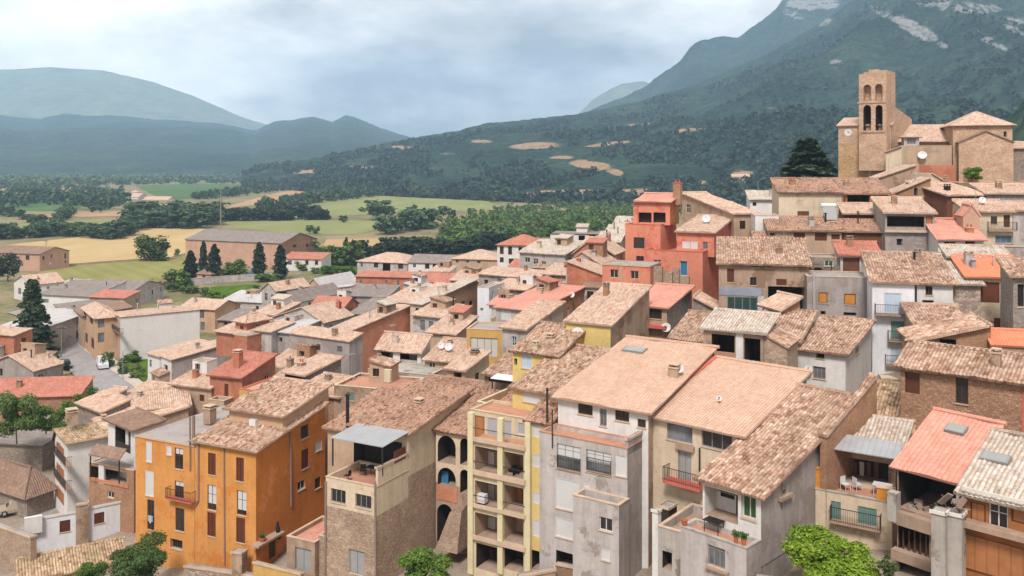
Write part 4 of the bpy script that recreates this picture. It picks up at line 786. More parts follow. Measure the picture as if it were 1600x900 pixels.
S1('grey block house with sloping tan top edge',(748,428),160,bx=838,ang=-34,D=5,roof=('back',.8),wall='grey',side='stonewash',tile='pale')
S1('brown rendered house with narrow tan roof',(770,449),148,bx=822,ang=-33,D=5,roof=('back',.9),wall='brownwall' if False else 'stonegrey',tile='pale')
S1('narrow white house end standing beside the two window gable',(746,449),142,bx=764,ang=-20,D=7,roof=('flat',.1),wall='white_blue',f=[(750,481,755,486,'w')])
S1('white house with grey shutters under the grey block houses',(764,476),138,bx=800,ang=-20,D=5,roof=('back',.8),wall='white',tile='salmon',f=[(768,482,776,498,'wc'),(786,484,797,496,'sw')])
S1('bare stone gable with twin dark windows and whitish roof',(641,474),150,bx=660,ang=-30,cx=746,roof=('back',2.2),wall='cream',side='stonebrown',tile='whitish',r=[(721,471,727,482,'dk'),(733,470,739,481,'dk')])
S1('stepped grey house with chimney pillars next to the brick long house',(645,492),130,bx=690,ang=-28,D=6,roof=('back',1.0),wall='greylight',side='greylight',tile='pale',f=[(657,500,664,516,'wg'),(670,502,677,518,'wg')])
S1('beige hut like house with pale tiles in the town middle',(668,519),122,bx=712,ang=-24,D=6.5,roof=('back',1.4),wall='beige',tile='pale',f=[(686,520,691,524,'dk')])
S1('ochre framed sunroom with large white panes',(729,514),108,bx=786,ang=-12,D=5,roof=('flat',.08),wall='ochre',coping='coping',f=[(735,528,778,558,'wc',{'fm':'frame_grey','nobar':0})])
S1('cream house with pale tile roof right of the ochre sunroom',(785,512),104,bx=822,ang=-30,cx=880,roof=('back',1.8),wall='greylight',tile='pale')
S1('long orange brick house with pale roof and dark open end',(516,514),140,bx=547,ang=-30,cx=642,r=(),roof=('back',1.8),wall='stonewash',side='brick',tile='pale',f=[(520,518,544,535,'v',{'d':1.5})])
S1('open terrace house with white pillars and tiled canopy roof',(589,545),112,bx=658,ang=-22,cx=672,roof=('back',1.6),wall='white',tile='pale',f=[(594,549,614,570,'v',{'d':2.5}),(625,552,652,571,'v',{'d':2.5})])
S1('grey paved flat roof in front of the open terrace house',(575,577),106,bx=672,ang=-22,D=6,roof=('flat',.12),wall='greylight',deck='concrete',f=[(600,582,608,588,'dk')])
S1('house with yellow parapet and two teal windows',(522,602),98,bx=628,ang=-18,D=6,roof=('flat',.25),wall='stonewash',side='beige',deck='terracotta_deck',coping='yellow',f=[(541,613,554,626,'st'),(582,613,597,629,'st')]).bx('f',600,578,610,597,-.05,.4,'yellow','pier')
S1('little beige stair hut with ochre side wall and dark door',(698,576),97,bx=727,ang=-28,cx=764,roof=('back',1.0),wall='beige',side='cream',tile='pale',f=[(709,582,721,603,'v',{'d':.6})])
S1('low tiled roof with several white satellite dishes',(664,562),108,bx=728,ang=-20,D=6,roof=('back',1.4),wall='beige',tile='pale',f=[(670,566,680,576,'w')]).dish(702,553,.5)
HOUSES[-1].blocks[0].dish(690,550,.4); HOUSES[-1].blocks[0].chimney(703,540,.5,.5,'stonewash')
S1('old tiled house with white awning left of the yellow shutter house',(757,585),92,bx=803,ang=-28,D=6,roof=('back',1.2),wall='stonewash',tile='old',f=[(764,588,798,598,'v',{'d':1.5})]).canopy('f',(766,802,594),.2,1.4,'white_plastic',.06)
S1('ochre walled hollow terrace behind the yellow pillars',(745,628),82,bx=800,ang=-30,D=6,roof=('flat',.6),wall='beige',deck='terracotta_deck',coping='yellow')
S1('tile roofed house behind the cream terrace house',(600,640),90,bx=700,ang=-27,D=9,roof=('back',1.4),wall='beige',tile='oldpink')
S1('grey plaster house with broad tan coping and sloping top',(452,521),125,bx=546,ang=-32,D=2.6,r=(),roof=('back',.7),wall='grey',tile='pale',over=.2)
S1('grey walled house behind the tan coping house',(403,515),150,bx=452,ang=-28,D=8,roof=('back',.9),wall='grey',tile='palegrey')
S1('low tan roof with white wall beneath in the left middle of town',(396,584),118,bx=450,ang=-24,D=9,r=(),roof=('back',2.0),wall='white',tile='pale')
S1('house with long narrow tan roof and mauve side wall',(445,582),110,bx=477,ang=-32,cx=533,r=(),roof=('back',1.0),wall='interior',side='stonegrey',tile='pale',f=[(449,586,472,600,'v',{'d':1.0})])
S1('brown walled house behind the orange house roof',(462,610),101,bx=530,ang=-30,D=5,roof=('back',.8),wall='brickbrown',tile='pale')
S1('brick tower house with two stacked tan roofs',(368,500),150,bx=385,ang=-36,cx=421,roof=('hip',.8),wall='brickred',tile='pale',far=False,over=.5)
HOUSES[-1].block((338,517),150,bx=386,ang=-30,D=5.5,roof=('back',.9),wall='brickred',tile='pale',over=.5,base=4); HOUSES[-1].block((366,522),146,bx=386,ang=-30,D=3,roof=('flat',0),wall='brickred'); HOUSES[-1].block((396,516),148,bx=424,ang=-25,D=6,roof=('back',.6),wall='greylight',tile='pale')
S1('salmon roofed low house with dark red wall',(328,586),112,bx=378,ang=-20,D=7,roof=('back',1.4),wall='brickred',tile='rust'); HOUSES[-1].blocks[0].chimney(372,575,.9,2.0,'brickred')
S1('orange rendered low wing with pink coping behind the grey flat roof',(374,608),106,bx=408,ang=-22,D=6,roof=('flat',.1),wall='ochre',deck='salmon',coping='red_trim')
S1('tan roofed house behind the grey paved building',(268,600),114,bx=330,ang=-22,D=5,roof=('back',1.0),wall='beige',tile='pale')
# long grey shed house and neighbours on the left
S1('long grey walled house with pale roof in front of the big blank white wall',(252,556),156,bx=268,ang=-48,cx=368,r=(),roof=('back',1.6),wall='white',side='grey',tile='pale',over=.3,f=[(256,570,262,600,'dk')])
HOUSES[-1].block((231,552),160,bx=251,ang=-40,D=10,roof=('back',1.0),wall='white',tile='pale',f=[(233,562,237,574,'w'),(241,585,246,600,'db')])
S1('house with a huge blank off-white side wall by the road',(166,489),190,bx=188,ang=-54,cx=312,r=(),roof=('y',1.0,.99,.9),wall='beige',side='whiteclean',tile='pale',over=.2,f=[(170,495,184,510,'v',{'d':1}),(170,518,184,540,'v',{'d':1})])
HOUSES[-1].blocks[0].slab('f',166,187,514,.8,.15,'slabstone',rail='bars')
S1('beige house behind the blank white wall',(282,480),215,bx=336,ang=-22,D=9,roof=('x',1.6,.5),wall='peach',tile='pale',f=[(312,485,319,497,'wg'),(313,503,320,516,'wg'),(300,485,306,496,'w')])
S1('peach three storey house with tan hip roof facing the road',(130,480),194,bx=150,ang=-56,cx=186,roof=('hip',1.2),wall='peach',side='peach',tile='pale',over=.5,f=[(131,488,135,500,'wb'),(140,492,145,506,'wb'),(132,520,137,535,'wb'),(142,528,147,545,'db')],r=[(153,497,163,512,'wg'),(153,520,163,535,'wg')])
S1('brown narrow house between the road trees',(116,482),202,bx=130,ang=-56,D=10,roof=('back',1.0),wall='beige',tile='browntile',f=[(119,495,123,508,'w'),(119,520,124,534,'w')])
S1('rosy brown house with grey hip roof at the far road end',(86,476),216,bx=112,ang=-54,D=12,roof=('hip',1.2),wall='peach',tile='greytile',f=[(90,485,95,500,'w'),(100,490,105,505,'w'),(92,515,97,528,'w')])
S1('long white building with grey roof beyond the road',(58,460),240,bx=140,ang=-16,D=14,roof=('back',2.2),wall='white',tile='greytile',f=[(68,467,76,473,'wg')])
S1('long low house with grey roof and vivid red roof strip',(140,464),225,bx=195,ang=-14,D=6,roof=('back',1.0),wall='beige',tile='rust')
S1('grey roofed warehouse behind the red roof strip',(140,452),255,bx=208,ang=-14,D=14,roof=('x',2.0,.5),wall='greylight',tile='greytile')
S1('white house with brown gable roof at the far left road',(22,440),265,bx=48,ang=-40,cx=100,roof=('y',2.2,.5),wall='white',tile='pale',f=[(28,450,33,460,'w')])
S1('small white roofed shed behind the spruce',(85,445),280,bx=115,ang=-14,D=8,roof=('back',.8),wall='white',tile='whitish')
S1('large pale grey sloping roof at the left edge',(-30,520),190,bx=32,ang=-24,D=34,roof=('x',2.6,.5),wall='greylight',tile='palegrey')
S1('brick wall house beside the spruce at the left edge',(-30,520),168,bx=22,ang=-20,D=4,roof=('back',.6),wall='brickred',tile='pale')
S1('grey walled house with tan gable roof at the left edge',(-30,573),150,bx=52,ang=-16,D=6,roof=('y',2.2,.55),wall='grey',tile='pale',over=.4,f=[(-2,576,4,588,'dk')])
HOUSES[-1].block((52,580),157,bx=80,ang=-12,D=3,roof=('back',1.3),wall='stonegrey',tile='pale',over=.3)
HOUSES[-1].block((46,562),163,bx=70,ang=-12,D=3,roof=('back',1.0),wall='brickbrown',tile='browntile',over=.3)
S1('long low barn with dull red roof before the road',(-40,622),140,bx=124,ang=6,D=6,roof=('back',1.6),wall='stonebrown',tile='rust',cat='barn',name='barn')
S1('old stone barn with hipped tile roof at the lower left lane',(-40,746),106,bx=42,ang=-30,cx=84,roof=('hip',2.2),wall='stonegrey',tile='browntile',cat='barn',name='barn',far=False,over=.4)
S1('low grey flat roofed shed behind the stone barn',(-40,690),118,bx=66,ang=-10,D=10,roof=('back',.8),wall='stonegrey',tile='greytile',cat='shed',name='shed')
S1('low tiled roof at the very bottom beside the white yard walls',(30,912),83,bx=196,ang=31,D=3.6,roof=('back',.8),wall='stone',tile='dry',over=.2)
# ------------------------------------------------------------------ far middle row
S1('white cottage with beige gable roof and dark side porch',(409,452),215,bx=431,ang=-34,cx=483,roof=('y',1.7,.5),wall='greylight',tile='pale',f=[(413,458,418,470,'w'),(423,460,427,474,'w')],r=[(434,456,448,468,'v',{'d':1})])
S1('small white gable with round headed door',(434,470),188,bx=463,ang=-24,cx=532,roof=('y',1.9,.55),wall='white',tile='greytile',f=[(450,474,459,485,'dk',{'arch':1})])
S1('brick gable with grey sheet roof at the north edge of town',(477,450),238,bx=504,ang=-24,cx=560,roof=('y',2.6,.5),wall='pinkish',tile='palegrey')
S1('long low salmon brick building under the hip roofed villa',(556,432),238,bx=668,ang=-10,D=6,r=(),roof=('back',.8),wall='brickred',tile='rust')
S1('villa with shallow hip roof and dark balcony openings',(558,408),290,bx=637,ang=-20,D=14,roof=('hip',2.4),wall='greylight',tile='pale',f=[(563,410,567,417,'w'),(584,410,591,418,'wb'),(598,411,610,424,'v',{'d':2}),(622,411,630,420,'wb')])
S1('white house with flat grey gable roof next to the villa',(638,410),280,bx=706,ang=-16,D=12,roof=('x',2.0,.5),wall='white',tile='greytile',f=[(645,412,650,418,'w'),(664,411,671,420,'wb'),(676,411,683,421,'wb')])
S1('beige house with wide tan hip roof near the white three storey house',(706,404),268,bx=778,ang=-14,D=13,roof=('hip',2.2),wall='beige',tile='pale',f=[(712,406,717,411,'w'),(728,406,733,411,'w'),(745,407,751,412,'w')])
S1('grey roof house in front of the salmon brick building',(540,462),205,bx=605,ang=-14,D=8,roof=('back',1.6),wall='grey',tile='greytile',f=[(548,464,556,468,'dk')])
S1('white sheet roof lean-to by the brick gable',(510,452),220,bx=550,ang=-14,D=5,roof=('right',1.0),wall='greylight',tile='palegrey')
S1('house with salmon upper roof strip above its grey gable',(488,476),178,bx=538,ang=-22,D=5,roof=('x',1.4,.5),wall='brickred',tile='rust')
S1('big grey gable house with tan roof in the middle of town',(423,497),158,bx=506,ang=-24,cx=550,roof=('y',2.3,.6),wall='greylight',tile='pale',over=.35)
S1('grey tiled house right of the tan roofed gable',(548,490),165,bx=612,ang=-20,D=9,roof=('back',1.6),wall='stonewash',tile='greytile')
S1('blue grey rendered house end in the middle of town',(631,450),172,bx=656,ang=-18,D=6,roof=('left',.9),wall='bluegrey',tile='palegrey')
S1('tan roofed house right of the blue grey house end',(655,460),165,bx=708,ang=-24,D=7,roof=('back',1.3),wall='beige',tile='pale',f=[(690,464,695,470,'dk')])
S1('brick house with small chimneys behind the tan roofs',(650,440),190,bx=704,ang=-18,D=6,roof=('back',1.2),wall='brickbrown',tile='rust',f=[(692,442,697,452,'dk')])
S1('ochre stone house with tan roof in the upper middle',(704,438),185,bx=748,ang=-16,D=7,roof=('back',1.2),wall='stonegold',tile='pale',f=[(710,440,715,447,'dk')])
S1('small white house with dark door below the white gabled cottages',(672,424),215,bx=702,ang=-16,D=5,roof=('back',.9),wall='white',tile='pale',f=[(678,428,682,434,'w'),(690,428,694,436,'db')])
S1('tan roofed house right of the narrow white house end',(600,470),158,bx=648,ang=-28,D=9,roof=('back',1.6),wall='beige',tile='pale')
S1('tan roofed house below the brick gable',(845,455),140,bx=890,ang=-26,D=6,roof=('back',1.0),wall='stonewash',tile='old',f=[(856,458,861,466,'dk')])
S1('stone house with tan roof left of the pink walled house',(848,428),150,bx=888,ang=-26,D=6,roof=('back',1.2),wall='stonebrown',tile='pale',f=[(862,432,866,440,'dk')])
for i,(x0,y,x1,Y,lab) in enumerate(((932,378,968,158,'lowest of the pale rubble houses climbing behind the red house'),(945,366,980,164,'middle pale rubble house behind the red house'),(958,352,992,170,'topmost pale rubble house behind the red house'))):
    S1(lab,(x0,y),Y,bx=x1,ang=-16,D=6,roof=('back',1.3),wall='rubble',tile='whitish',f=[(x0+10,y+4,x0+15,y+10,'dk')])
S1('long pale roofed house below the pale rubble houses',(905,384),160,bx=952,ang=-24,D=6,roof=('back',1.1),wall='beige',tile='pale')
S1('long roofed white shed behind the grey hip roof',(345,470),235,bx=410,ang=-16,D=10,roof=('back',1.4),wall='greylight',tile='palegrey')
S1('low brown house with tan roof near the cypress garden',(340,500),200,bx=392,ang=-18,D=8,roof=('back',1.2),wall='stonewash',tile='greytile',f=[(350,503,355,508,'dk')])
S1('beige house with tan hip roof left of the brick tower house',(395,490),170,bx=430,ang=-22,D=8,roof=('back',1.2),wall='beige',tile='pale')
S1('low brown shed with a red brick gable near the valley bushes',(236,446),295,bx=268,ang=-14,D=8,roof=('y',1.6,.5),wall='brickbrown',tile='browntile',cat='shed',name='shed')
# ------------------------------------------------------------------ valley buildings
wh=S1('long brick warehouse with dark grey roof standing in the fields',(290,374),360,bx=440,ang=-23,cx=495,roof=('x',3.2,.5),wall='pinkish',side='brickbrown',tile='greytile',over=.4,r=[(458,382,463,387,'dk'),(478,381,482,386,'dk')],name='warehouse',cat='warehouse')
wh.h.block((440,404),335,bx=502,ang=-12,D=9,roof=('back',1.6),wall='white',tile='rust',f=[(450,407,456,414,'w'),(477,407,482,414,'wb'),(492,407,497,414,'wb')])
S1('pink stucco house with dark windows at the far left below the golden field',(-20,394),339,bx=62,ang=-18,D=14,roof=('x',2.0,.5),wall='pinkish',tile='browntile',f=[(40,399,46,406,'wb'),(16,398,22,405,'wb'),(30,410,36,416,'w')])
S1('small pink garden chapel with pointed roof among the cypresses',(308,427),305,bx=330,ang=-20,D=5,roof=('hip',1.8),wall='pinkish',tile='browntile',name='chapel',cat='chapel',f=[(316,430,321,440,'db')])
S1('white farmhouse far off in the valley',(186,308),1000,bx=216,ang=-8,D=20,roof=('x',4,.5),wall='white',tile='pale',base=14,f=[(195,311,199,316,'w')])
S1('long white farm shed beside the valley farmhouse',(222,313),980,bx=262,ang=-8,D=18,roof=('x',4,.5),wall='white',tile='pale',base=10,cat='farm shed',name='shed')
S1('white farm tower of the valley farmhouse',(204,300),1010,bx=214,ang=-8,D=8,roof=('hip',2,.5),wall='white',tile='pale',base=18,cat='tower',name='tower')
# ================================================================== CHURCH
ch=House('old stone church with tall belfry of arched openings and buttressed apse',name='church',cat='church')
cb=ch.block((1310,197),153,bx=1392,ang=-30,D=7,roof=('back',1.6),wall='church_stone',tile='pale',split=(43.4,'stonegold'),over=.3,base=12,f=[(1402,236,1410,246,'dk')])
tw=ch.block((1342,117),150,bx=1385,ang=-38,cx=1399,roof=('none',),wall='church_stone',base=16,
  f=[(1349,132,1361,158,'v',{'arch':1,'d':1.1,'rm':0,'bm':0}),(1367,131,1379,158,'v',{'arch':1,'d':1.1,'rm':0,'bm':0}),(1349,164,1361,204,'v',{'arch':1,'d':2.4}),(1368,164,1379,204,'v',{'arch':1,'d':2.4})])
for a,b,hh in ((0,.18,.1),(.18,.36,.35),(.36,.72,.75),(.72,.86,.4),(.86,1,.55)):
    mb=MB(); mb.box(tw.W*a,.0 if True else 0,tw.Z-.02,tw.W*b,tw.D,tw.Z+hh); mb.build('parapet',['church_stone'],ch.o,tw.ML)
tw.bx('f',1340,159,1387,161,-.12,-.005,'church_stone','string_course'); tw.bx('f',1346,204,1382,207,-.15,-.005,'church_stone','sill')
def clock():
    t,z,_=cb.hit('f',1325,207,-.05); mb=MB(); c=Vector(cb.fp('f',t,-.06,z)); r=.62
    pts=[(c.x+r*math.cos(2*math.pi*k/24),c.y,c.z+r*math.sin(2*math.pi*k/24)) for k in range(24)]; mb.poly(pts,0); mb.poly([(p[0],p[1]+.055,p[2]) for p in pts][::-1],0)
    for k in range(24): a,b=pts[k],pts[(k+1)%24]; mb.quad(a,b,(b[0],b[1]+.055,b[2]),(a[0],a[1]+.055,a[2]),0)
    mb.box(c.x-.03,c.y-.03,c.z-.05,c.x+.03,c.y-.012,c.z+.45,1); mb.box(c.x-.02,c.y-.03,c.z-.03,c.x+.34,c.y-.012,c.z+.03,1); mb.build('clock',['dish','black'],ch.o,cb.ML)
clock()
tb=ch.block(tw.pt(tw.W*.35,tw.D,-7.1),W=tw.W*.64,ang=-38,cx=1425,roof=('front',1.7),wall='church_stone',tile='church_stone',over=0,base=9)
nv=ch.block((1388,221),153.5,bx=1488,ang=-13,D=12,roof=('x',3.0,.6),wall='church_stone',tile='pale',over=.5,base=8)
ap=ch.block((1489,195),148,bx=1582,ang=-16,D=11,roof=('hip',2.3),wall='church_stone',tile='pale',over=.5,base=12,f=[(1568,205,1573,214,'dk',{'arch':1})])
for x0,x1 in((1497,1512),(1530,1541),(1562,1576)): ap.bx('f',x0,226,x1,290,-.8,-.01,'church_stone','buttress')
gp=ch.block(ap.pt(.6,-1.5,-3.0),W=8.0,ang=-16,D=1.5,roof=('y',1.8,.5),wall='church_stone',tile='browntile',over=.2,base=9)
cc=ch.block((1408,228),146,bx=1487,ang=-14,D=5,roof=('flat',.05),wall='beige',deck='deck',base=5); dm=ch.block(cc.pt(.7,1.5,1.6),W=2.3,ang=-14,D=2.5,roof=('hip',.7),wall='greylight',tile='pale',base=2.2,f=[(1417,214,1431,225,'wg')])
ch.block((1384,238),144,bx=1409,ang=-34,D=5,roof=('right',.9),wall='cream',tile='pale',over=.3,base=5)
cc.dish(1441,243,.7,'f')
h=House('low red painted parapet wall below the church',name='parapet_wall',cat='wall'); h.block((1436,258),138,bx=1492,ang=-26,D=.5,roof=('none',),wall='brickred')
h=House('grey church annex at the right edge beside the apse',name='annex',cat='annex'); h.block((1580,232),146,bx=1650,ang=-12,D=7,roof=('back',1.2),wall='stonegrey',tile='pale')
h=House('pale terraced house with red tiles and roof plants in front of the apse'); t=h.block((1498,286),128,bx=1650,ang=-10,D=8,roof=('flat',.2),wall='stonewash',deck='salmon',coping='coping'); h.block((1512,264),130,bx=1533,ang=-10,D=2,roof=('flat',.05),wall='peach')
# ================================================================== TERRAIN
def vnoise(x,y,seed=0):
    xi=np.floor(x).astype(np.int64); yi=np.floor(y).astype(np.int64); fx=x-xi; fy=y-yi; fx=fx*fx*(3-2*fx); fy=fy*fy*(3-2*fy)
    def hsh(a,b):
        h=(a*374761393+b*668265263+seed*144665)&0xffffffff; h=((h^(h>>13))*1274126177)&0xffffffff; return ((h^(h>>16))&0xffff)/65535.0
    return (hsh(xi,yi)*(1-fx)+hsh(xi+1,yi)*fx)*(1-fy)+(hsh(xi,yi+1)*(1-fx)+hsh(xi+1,yi+1)*fx)*fy
def fbm(x,y,o=5,seed=0):
    s=0;a=.5;n=0
    for k in range(o): s=s+a*vnoise(x*2**k+k*17.3,y*2**k+k*9.1,seed+k); n+=a; a*=.5
    return s/n
def mountain(name,ridge,Yr,Yf,p=1.0,amp=.1,canopy=3.0,nu=300,nv=200,mat='forest_hill',cell=240,rocks=(),earth=(),label_rough=0):
    rp=np.array(ridge,float); px=np.linspace(rp[0,0],rp[-1,0],nu); py=np.interp(px,rp[:,0],rp[:,1])
    py=py+ (fbm(px/30,px*0+3,4,5)-.5)*label_rough
    t=np.concatenate([np.linspace(0,1,nv)**1.15,1+np.linspace(.04,.5,10)]); PX,T=np.meshgrid(px,t); PY=np.broadcast_to(py,PX.shape)
    Yr_=Yr if np.isscalar(Yr) else np.interp(px,rp[:,0],Yr); Yf_=Yf if np.isscalar(Yf) else np.interp(px,rp[:,0],Yf)
    YR=np.broadcast_to(Yr_,PX.shape); YF=np.broadcast_to(Yf_,PX.shape)
    Y=YF+(YR-YF)*T; zr=CZ-(PY-HY)/F*YR; X=(PX-800)/F*Y
    zr=np.maximum(zr,2)
    prof=np.where(T<=1,np.clip(T,0,1)**p,1-(T-1)*1.6)
    n=fbm(X/cell,Y/cell,5,3)-.5; rid=1-np.abs(fbm(X/(cell*.8),Y/(cell*1.6),4,8)-.5)*4
    w=np.clip(np.sin(np.pi*np.clip(T,0,1)),0,1)
    Z=zr*prof+zr*amp*(n*2+rid*.5-.25)*w
    Z=Z+canopy*(fbm(X/14,Y/14,3,4)-.5)*np.clip(T*6,0,1)
    if label_rough: Z=Z+label_rough*YR/F*(fbm(X/60,Y/60,4,12)-.5)*np.clip(T*1.4-.2,0,1)
    Z=Z-1.5*(T<.001)
    co=np.stack([X,Y,Z],-1).reshape(-1,3); h_,w_=PX.shape; idx=np.arange(h_*w_).reshape(h_,w_); q=np.stack([idx[:-1,:-1],idx[:-1,1:],idx[1:,1:],idx[1:,:-1]],-1).reshape(-1,4)
    me=np_mesh(name,co,q,[mat],smooth=True)
    sp=np.stack([800+X/Y*F, HY-(Z-CZ)/Y*F],-1)
    for an,bl in (('rock',rocks),('earth',earth)):
        at=me.attributes.new(an,'FLOAT','POINT'); v=np.zeros(PX.shape)
        for (bx,by,rx,ry,rot,st) in bl:
            c,s_=math.cos(rot),math.sin(rot); dx=sp[...,0]-bx; dy=sp[...,1]-by; a=(dx*c+dy*s_)/rx; b=(-dx*s_+dy*c)/ry; v=np.maximum(v,st*np.clip(1.3-(a*a+b*b),0,1))
        at.data.foreach_set('value',v.ravel().astype(np.float32))
    o=link(name,me); tag(o,kind='structure'); return o,(X,Y,Z)
def hillmat(name,c1,c2,c3,rockc,earthc,cl=.085):
    t=NT(name); v=t.n('ShaderNodeTexCoord').outputs['Object']
    vo=t.n('ShaderNodeTexVoronoi',{'Vector':v,'Scale':cl}); sp=t.n('ShaderNodeSeparateColor',{0:vo.outputs['Color']}).outputs[0]
    n=t.noise(v,.005,6,.65); n2=t.noise(v,.03,5,.6)
    f=t.math('ADD',t.math('MULTIPLY',sp,.16),t.math('ADD',t.math('MULTIPLY',n,.85),t.math('MULTIPLY',n2,.3))); a=t.ramp(f,[(.42,c1),(.62,c2),(.86,c3)])
    d=t.ramp(vo.outputs['Distance'],[(.2,(1,1,1)),(.8,(.55,.55,.58))]); a=t.mix(1.0,a,d,'MULTIPLY') if False else a
    for an,cc in (('rock',rockc),('earth',earthc)):
        at=t.n('ShaderNodeAttribute',attribute_name=an).outputs['Fac']; nn=t.noise(v,.03 if an=='rock' else .02,6,.7); k=t.math('MULTIPLY',at,nn); k=t.ramp(k,[(.36,(0,0,0)),(.46,(1,1,1))]); a=t.mix(k,a,cc)
    t.col(a); t.b.inputs['Roughness'].default_value=1; t.b.inputs['Specular IOR Level'].default_value=0
    t.bump(t.math('ADD',t.math('MULTIPLY',vo.outputs['Distance'],-1.0),n2),1.0,8.0); M[name]=t.m
hillmat('forest_hill',S(34,50,44),S(50,68,58),S(78,94,74),S(152,149,145),S(176,144,114)); hillmat('forest_far',S(34,50,42),S(50,66,52),S(76,86,66),S(170,166,160),S(190,166,140),.05); hillmat('bare_hill',S(96,104,80),S(116,120,92),S(140,140,110),S(180,176,168),S(190,176,150),.02)
mountain('mountain',[(-500,150),(-200,125),(-50,112),(80,105),(160,110),(240,128),(310,153),(370,180),(420,196),(470,212),(560,240)],7100,5300,p=.9,amp=.06,nu=160,nv=90,mat='bare_hill',cell=1200,canopy=0,label_rough=1.5)
mountain('mountain',[(-500,190),(-200,178),(-50,183),(0,180),(60,187),(100,177),(130,180),(180,181),(260,187),(330,192),(400,203),(430,190),(490,183),(520,191),(540,179),(555,183),(570,190),(600,202),(640,214),(720,236),(800,250)],5200,2300,p=.95,amp=.1,nu=330,nv=150,mat='forest_far',cell=700,canopy=8,label_rough=3)
mountain('mountain',[(880,200),(930,152),(970,131),(1005,127),(1040,140),(1150,200)],6500,5300,p=1,amp=.05,nu=60,nv=40,mat='bare_hill',cell=900,canopy=0,label_rough=2)
mountain('mountain',[(820,216),(870,196),(900,180),(940,165),(975,150),(1010,134),(1040,112),(1062,96),(1078,72),(1092,62),(1130,56),(1152,60),(1180,40),(1200,24),(1212,16),(1222,2),(1245,-8),(1300,-12),(1340,-26),(1500,-40),(1750,-50)],3700,2500,p=.9,amp=.1,nu=330,nv=170,mat='forest_hill',cell=420,canopy=8,label_rough=5,rocks=[(1270,5,60,16,.0,.95),(1240,22,30,10,.3,.8),(1110,70,30,7,.1,.7),(1430,40,60,16,.5,.9)])
_,HB=mountain('hillside',[(380,268),(430,256),(480,250),(560,232),(640,216),(700,207),(760,192),(830,186),(900,178),(1000,158),(1100,126),(1200,84),(1270,44),(1300,25),(1332,0),(1400,-40),(1700,-100)],[1900,1900,1950,2000,2100,2150,2200,2250,2300,2400,2500,2600,2700,2700,2750,2800,2900],[1500,1400,1250,1150,1050,1000,950,900,850,800,760,720,700,690,680,670,650],p=1.12,amp=.15,nu=470,nv=330,mat='forest_hill',cell=300,canopy=5,label_rough=3,
 rocks=[(1500,10,120,14,.1,.8),(1380,20,40,10,.4,.8),(1540,60,60,10,.5,.8),(1430,45,66,15,.52,1),(1470,70,20,8,.5,.9),(1310,100,22,12,.3,.8),(1290,35,18,6,-.5,.9),(1560,20,80,12,.3,.85),(1590,45,40,14,.3,.8),(1250,18,40,8,.1,.7)],
 earth=[(752,221,26,4,0,1),(835,228,55,7,-.05,1),(925,258,48,10,.15,1),(960,268,22,7,.3,1),(880,246,30,4,0,.9),(985,196,45,3,-.1,.85),(1200,169,30,3,0,.8),(700,240,20,3,0,.8),(1160,270,25,8,0,.9),(905,301,95,6,.0,1.2),(1010,300,60,6,.0,1.5),(850,304,45,5,.0,1.4),(1090,285,30,4,0,1.2),(640,232,40,4,.1,1.1),(560,262,40,4,0,1.2),(470,268,40,4,0,1.2),(1060,205,60,4,-.1,1.0),(950,225,50,4,-.1,1.0)])
mountain('hillside',[(1380,330),(1460,300),(1520,262),(1550,215),(1575,182),(1600,158),(1680,110),(1800,60)],520,250,p=1.0,amp=.05,nu=160,nv=120,mat='forest_hill',cell=120,canopy=5,label_rough=4)
_x=HB[0]/HB[1]*F+800; _y=HY-(HB[2]-CZ)/HB[1]*F; _k=np.argmin(np.abs(_x-1158)+np.abs(_y-287)*2+1e6*(HB[1]>1500)); HILLY=float(HB[1].ravel()[_k]); print('HILLY',HILLY)
S1('lone pinkish farmhouse on the wooded hillside',(1143,276),HILLY,bx=1172,ang=-10,D=10,roof=('x',2.5,.5),wall='beige',tile='pale',base=6,f=[(1150,278,1154,284,'dk')])
S1('small ochre barn below the hillside farmhouse',(1160,286),HILLY-15,bx=1178,ang=-10,D=8,roof=('back',1.5),wall='stonebrown',tile='pale',cat='barn',name='barn',base=6)
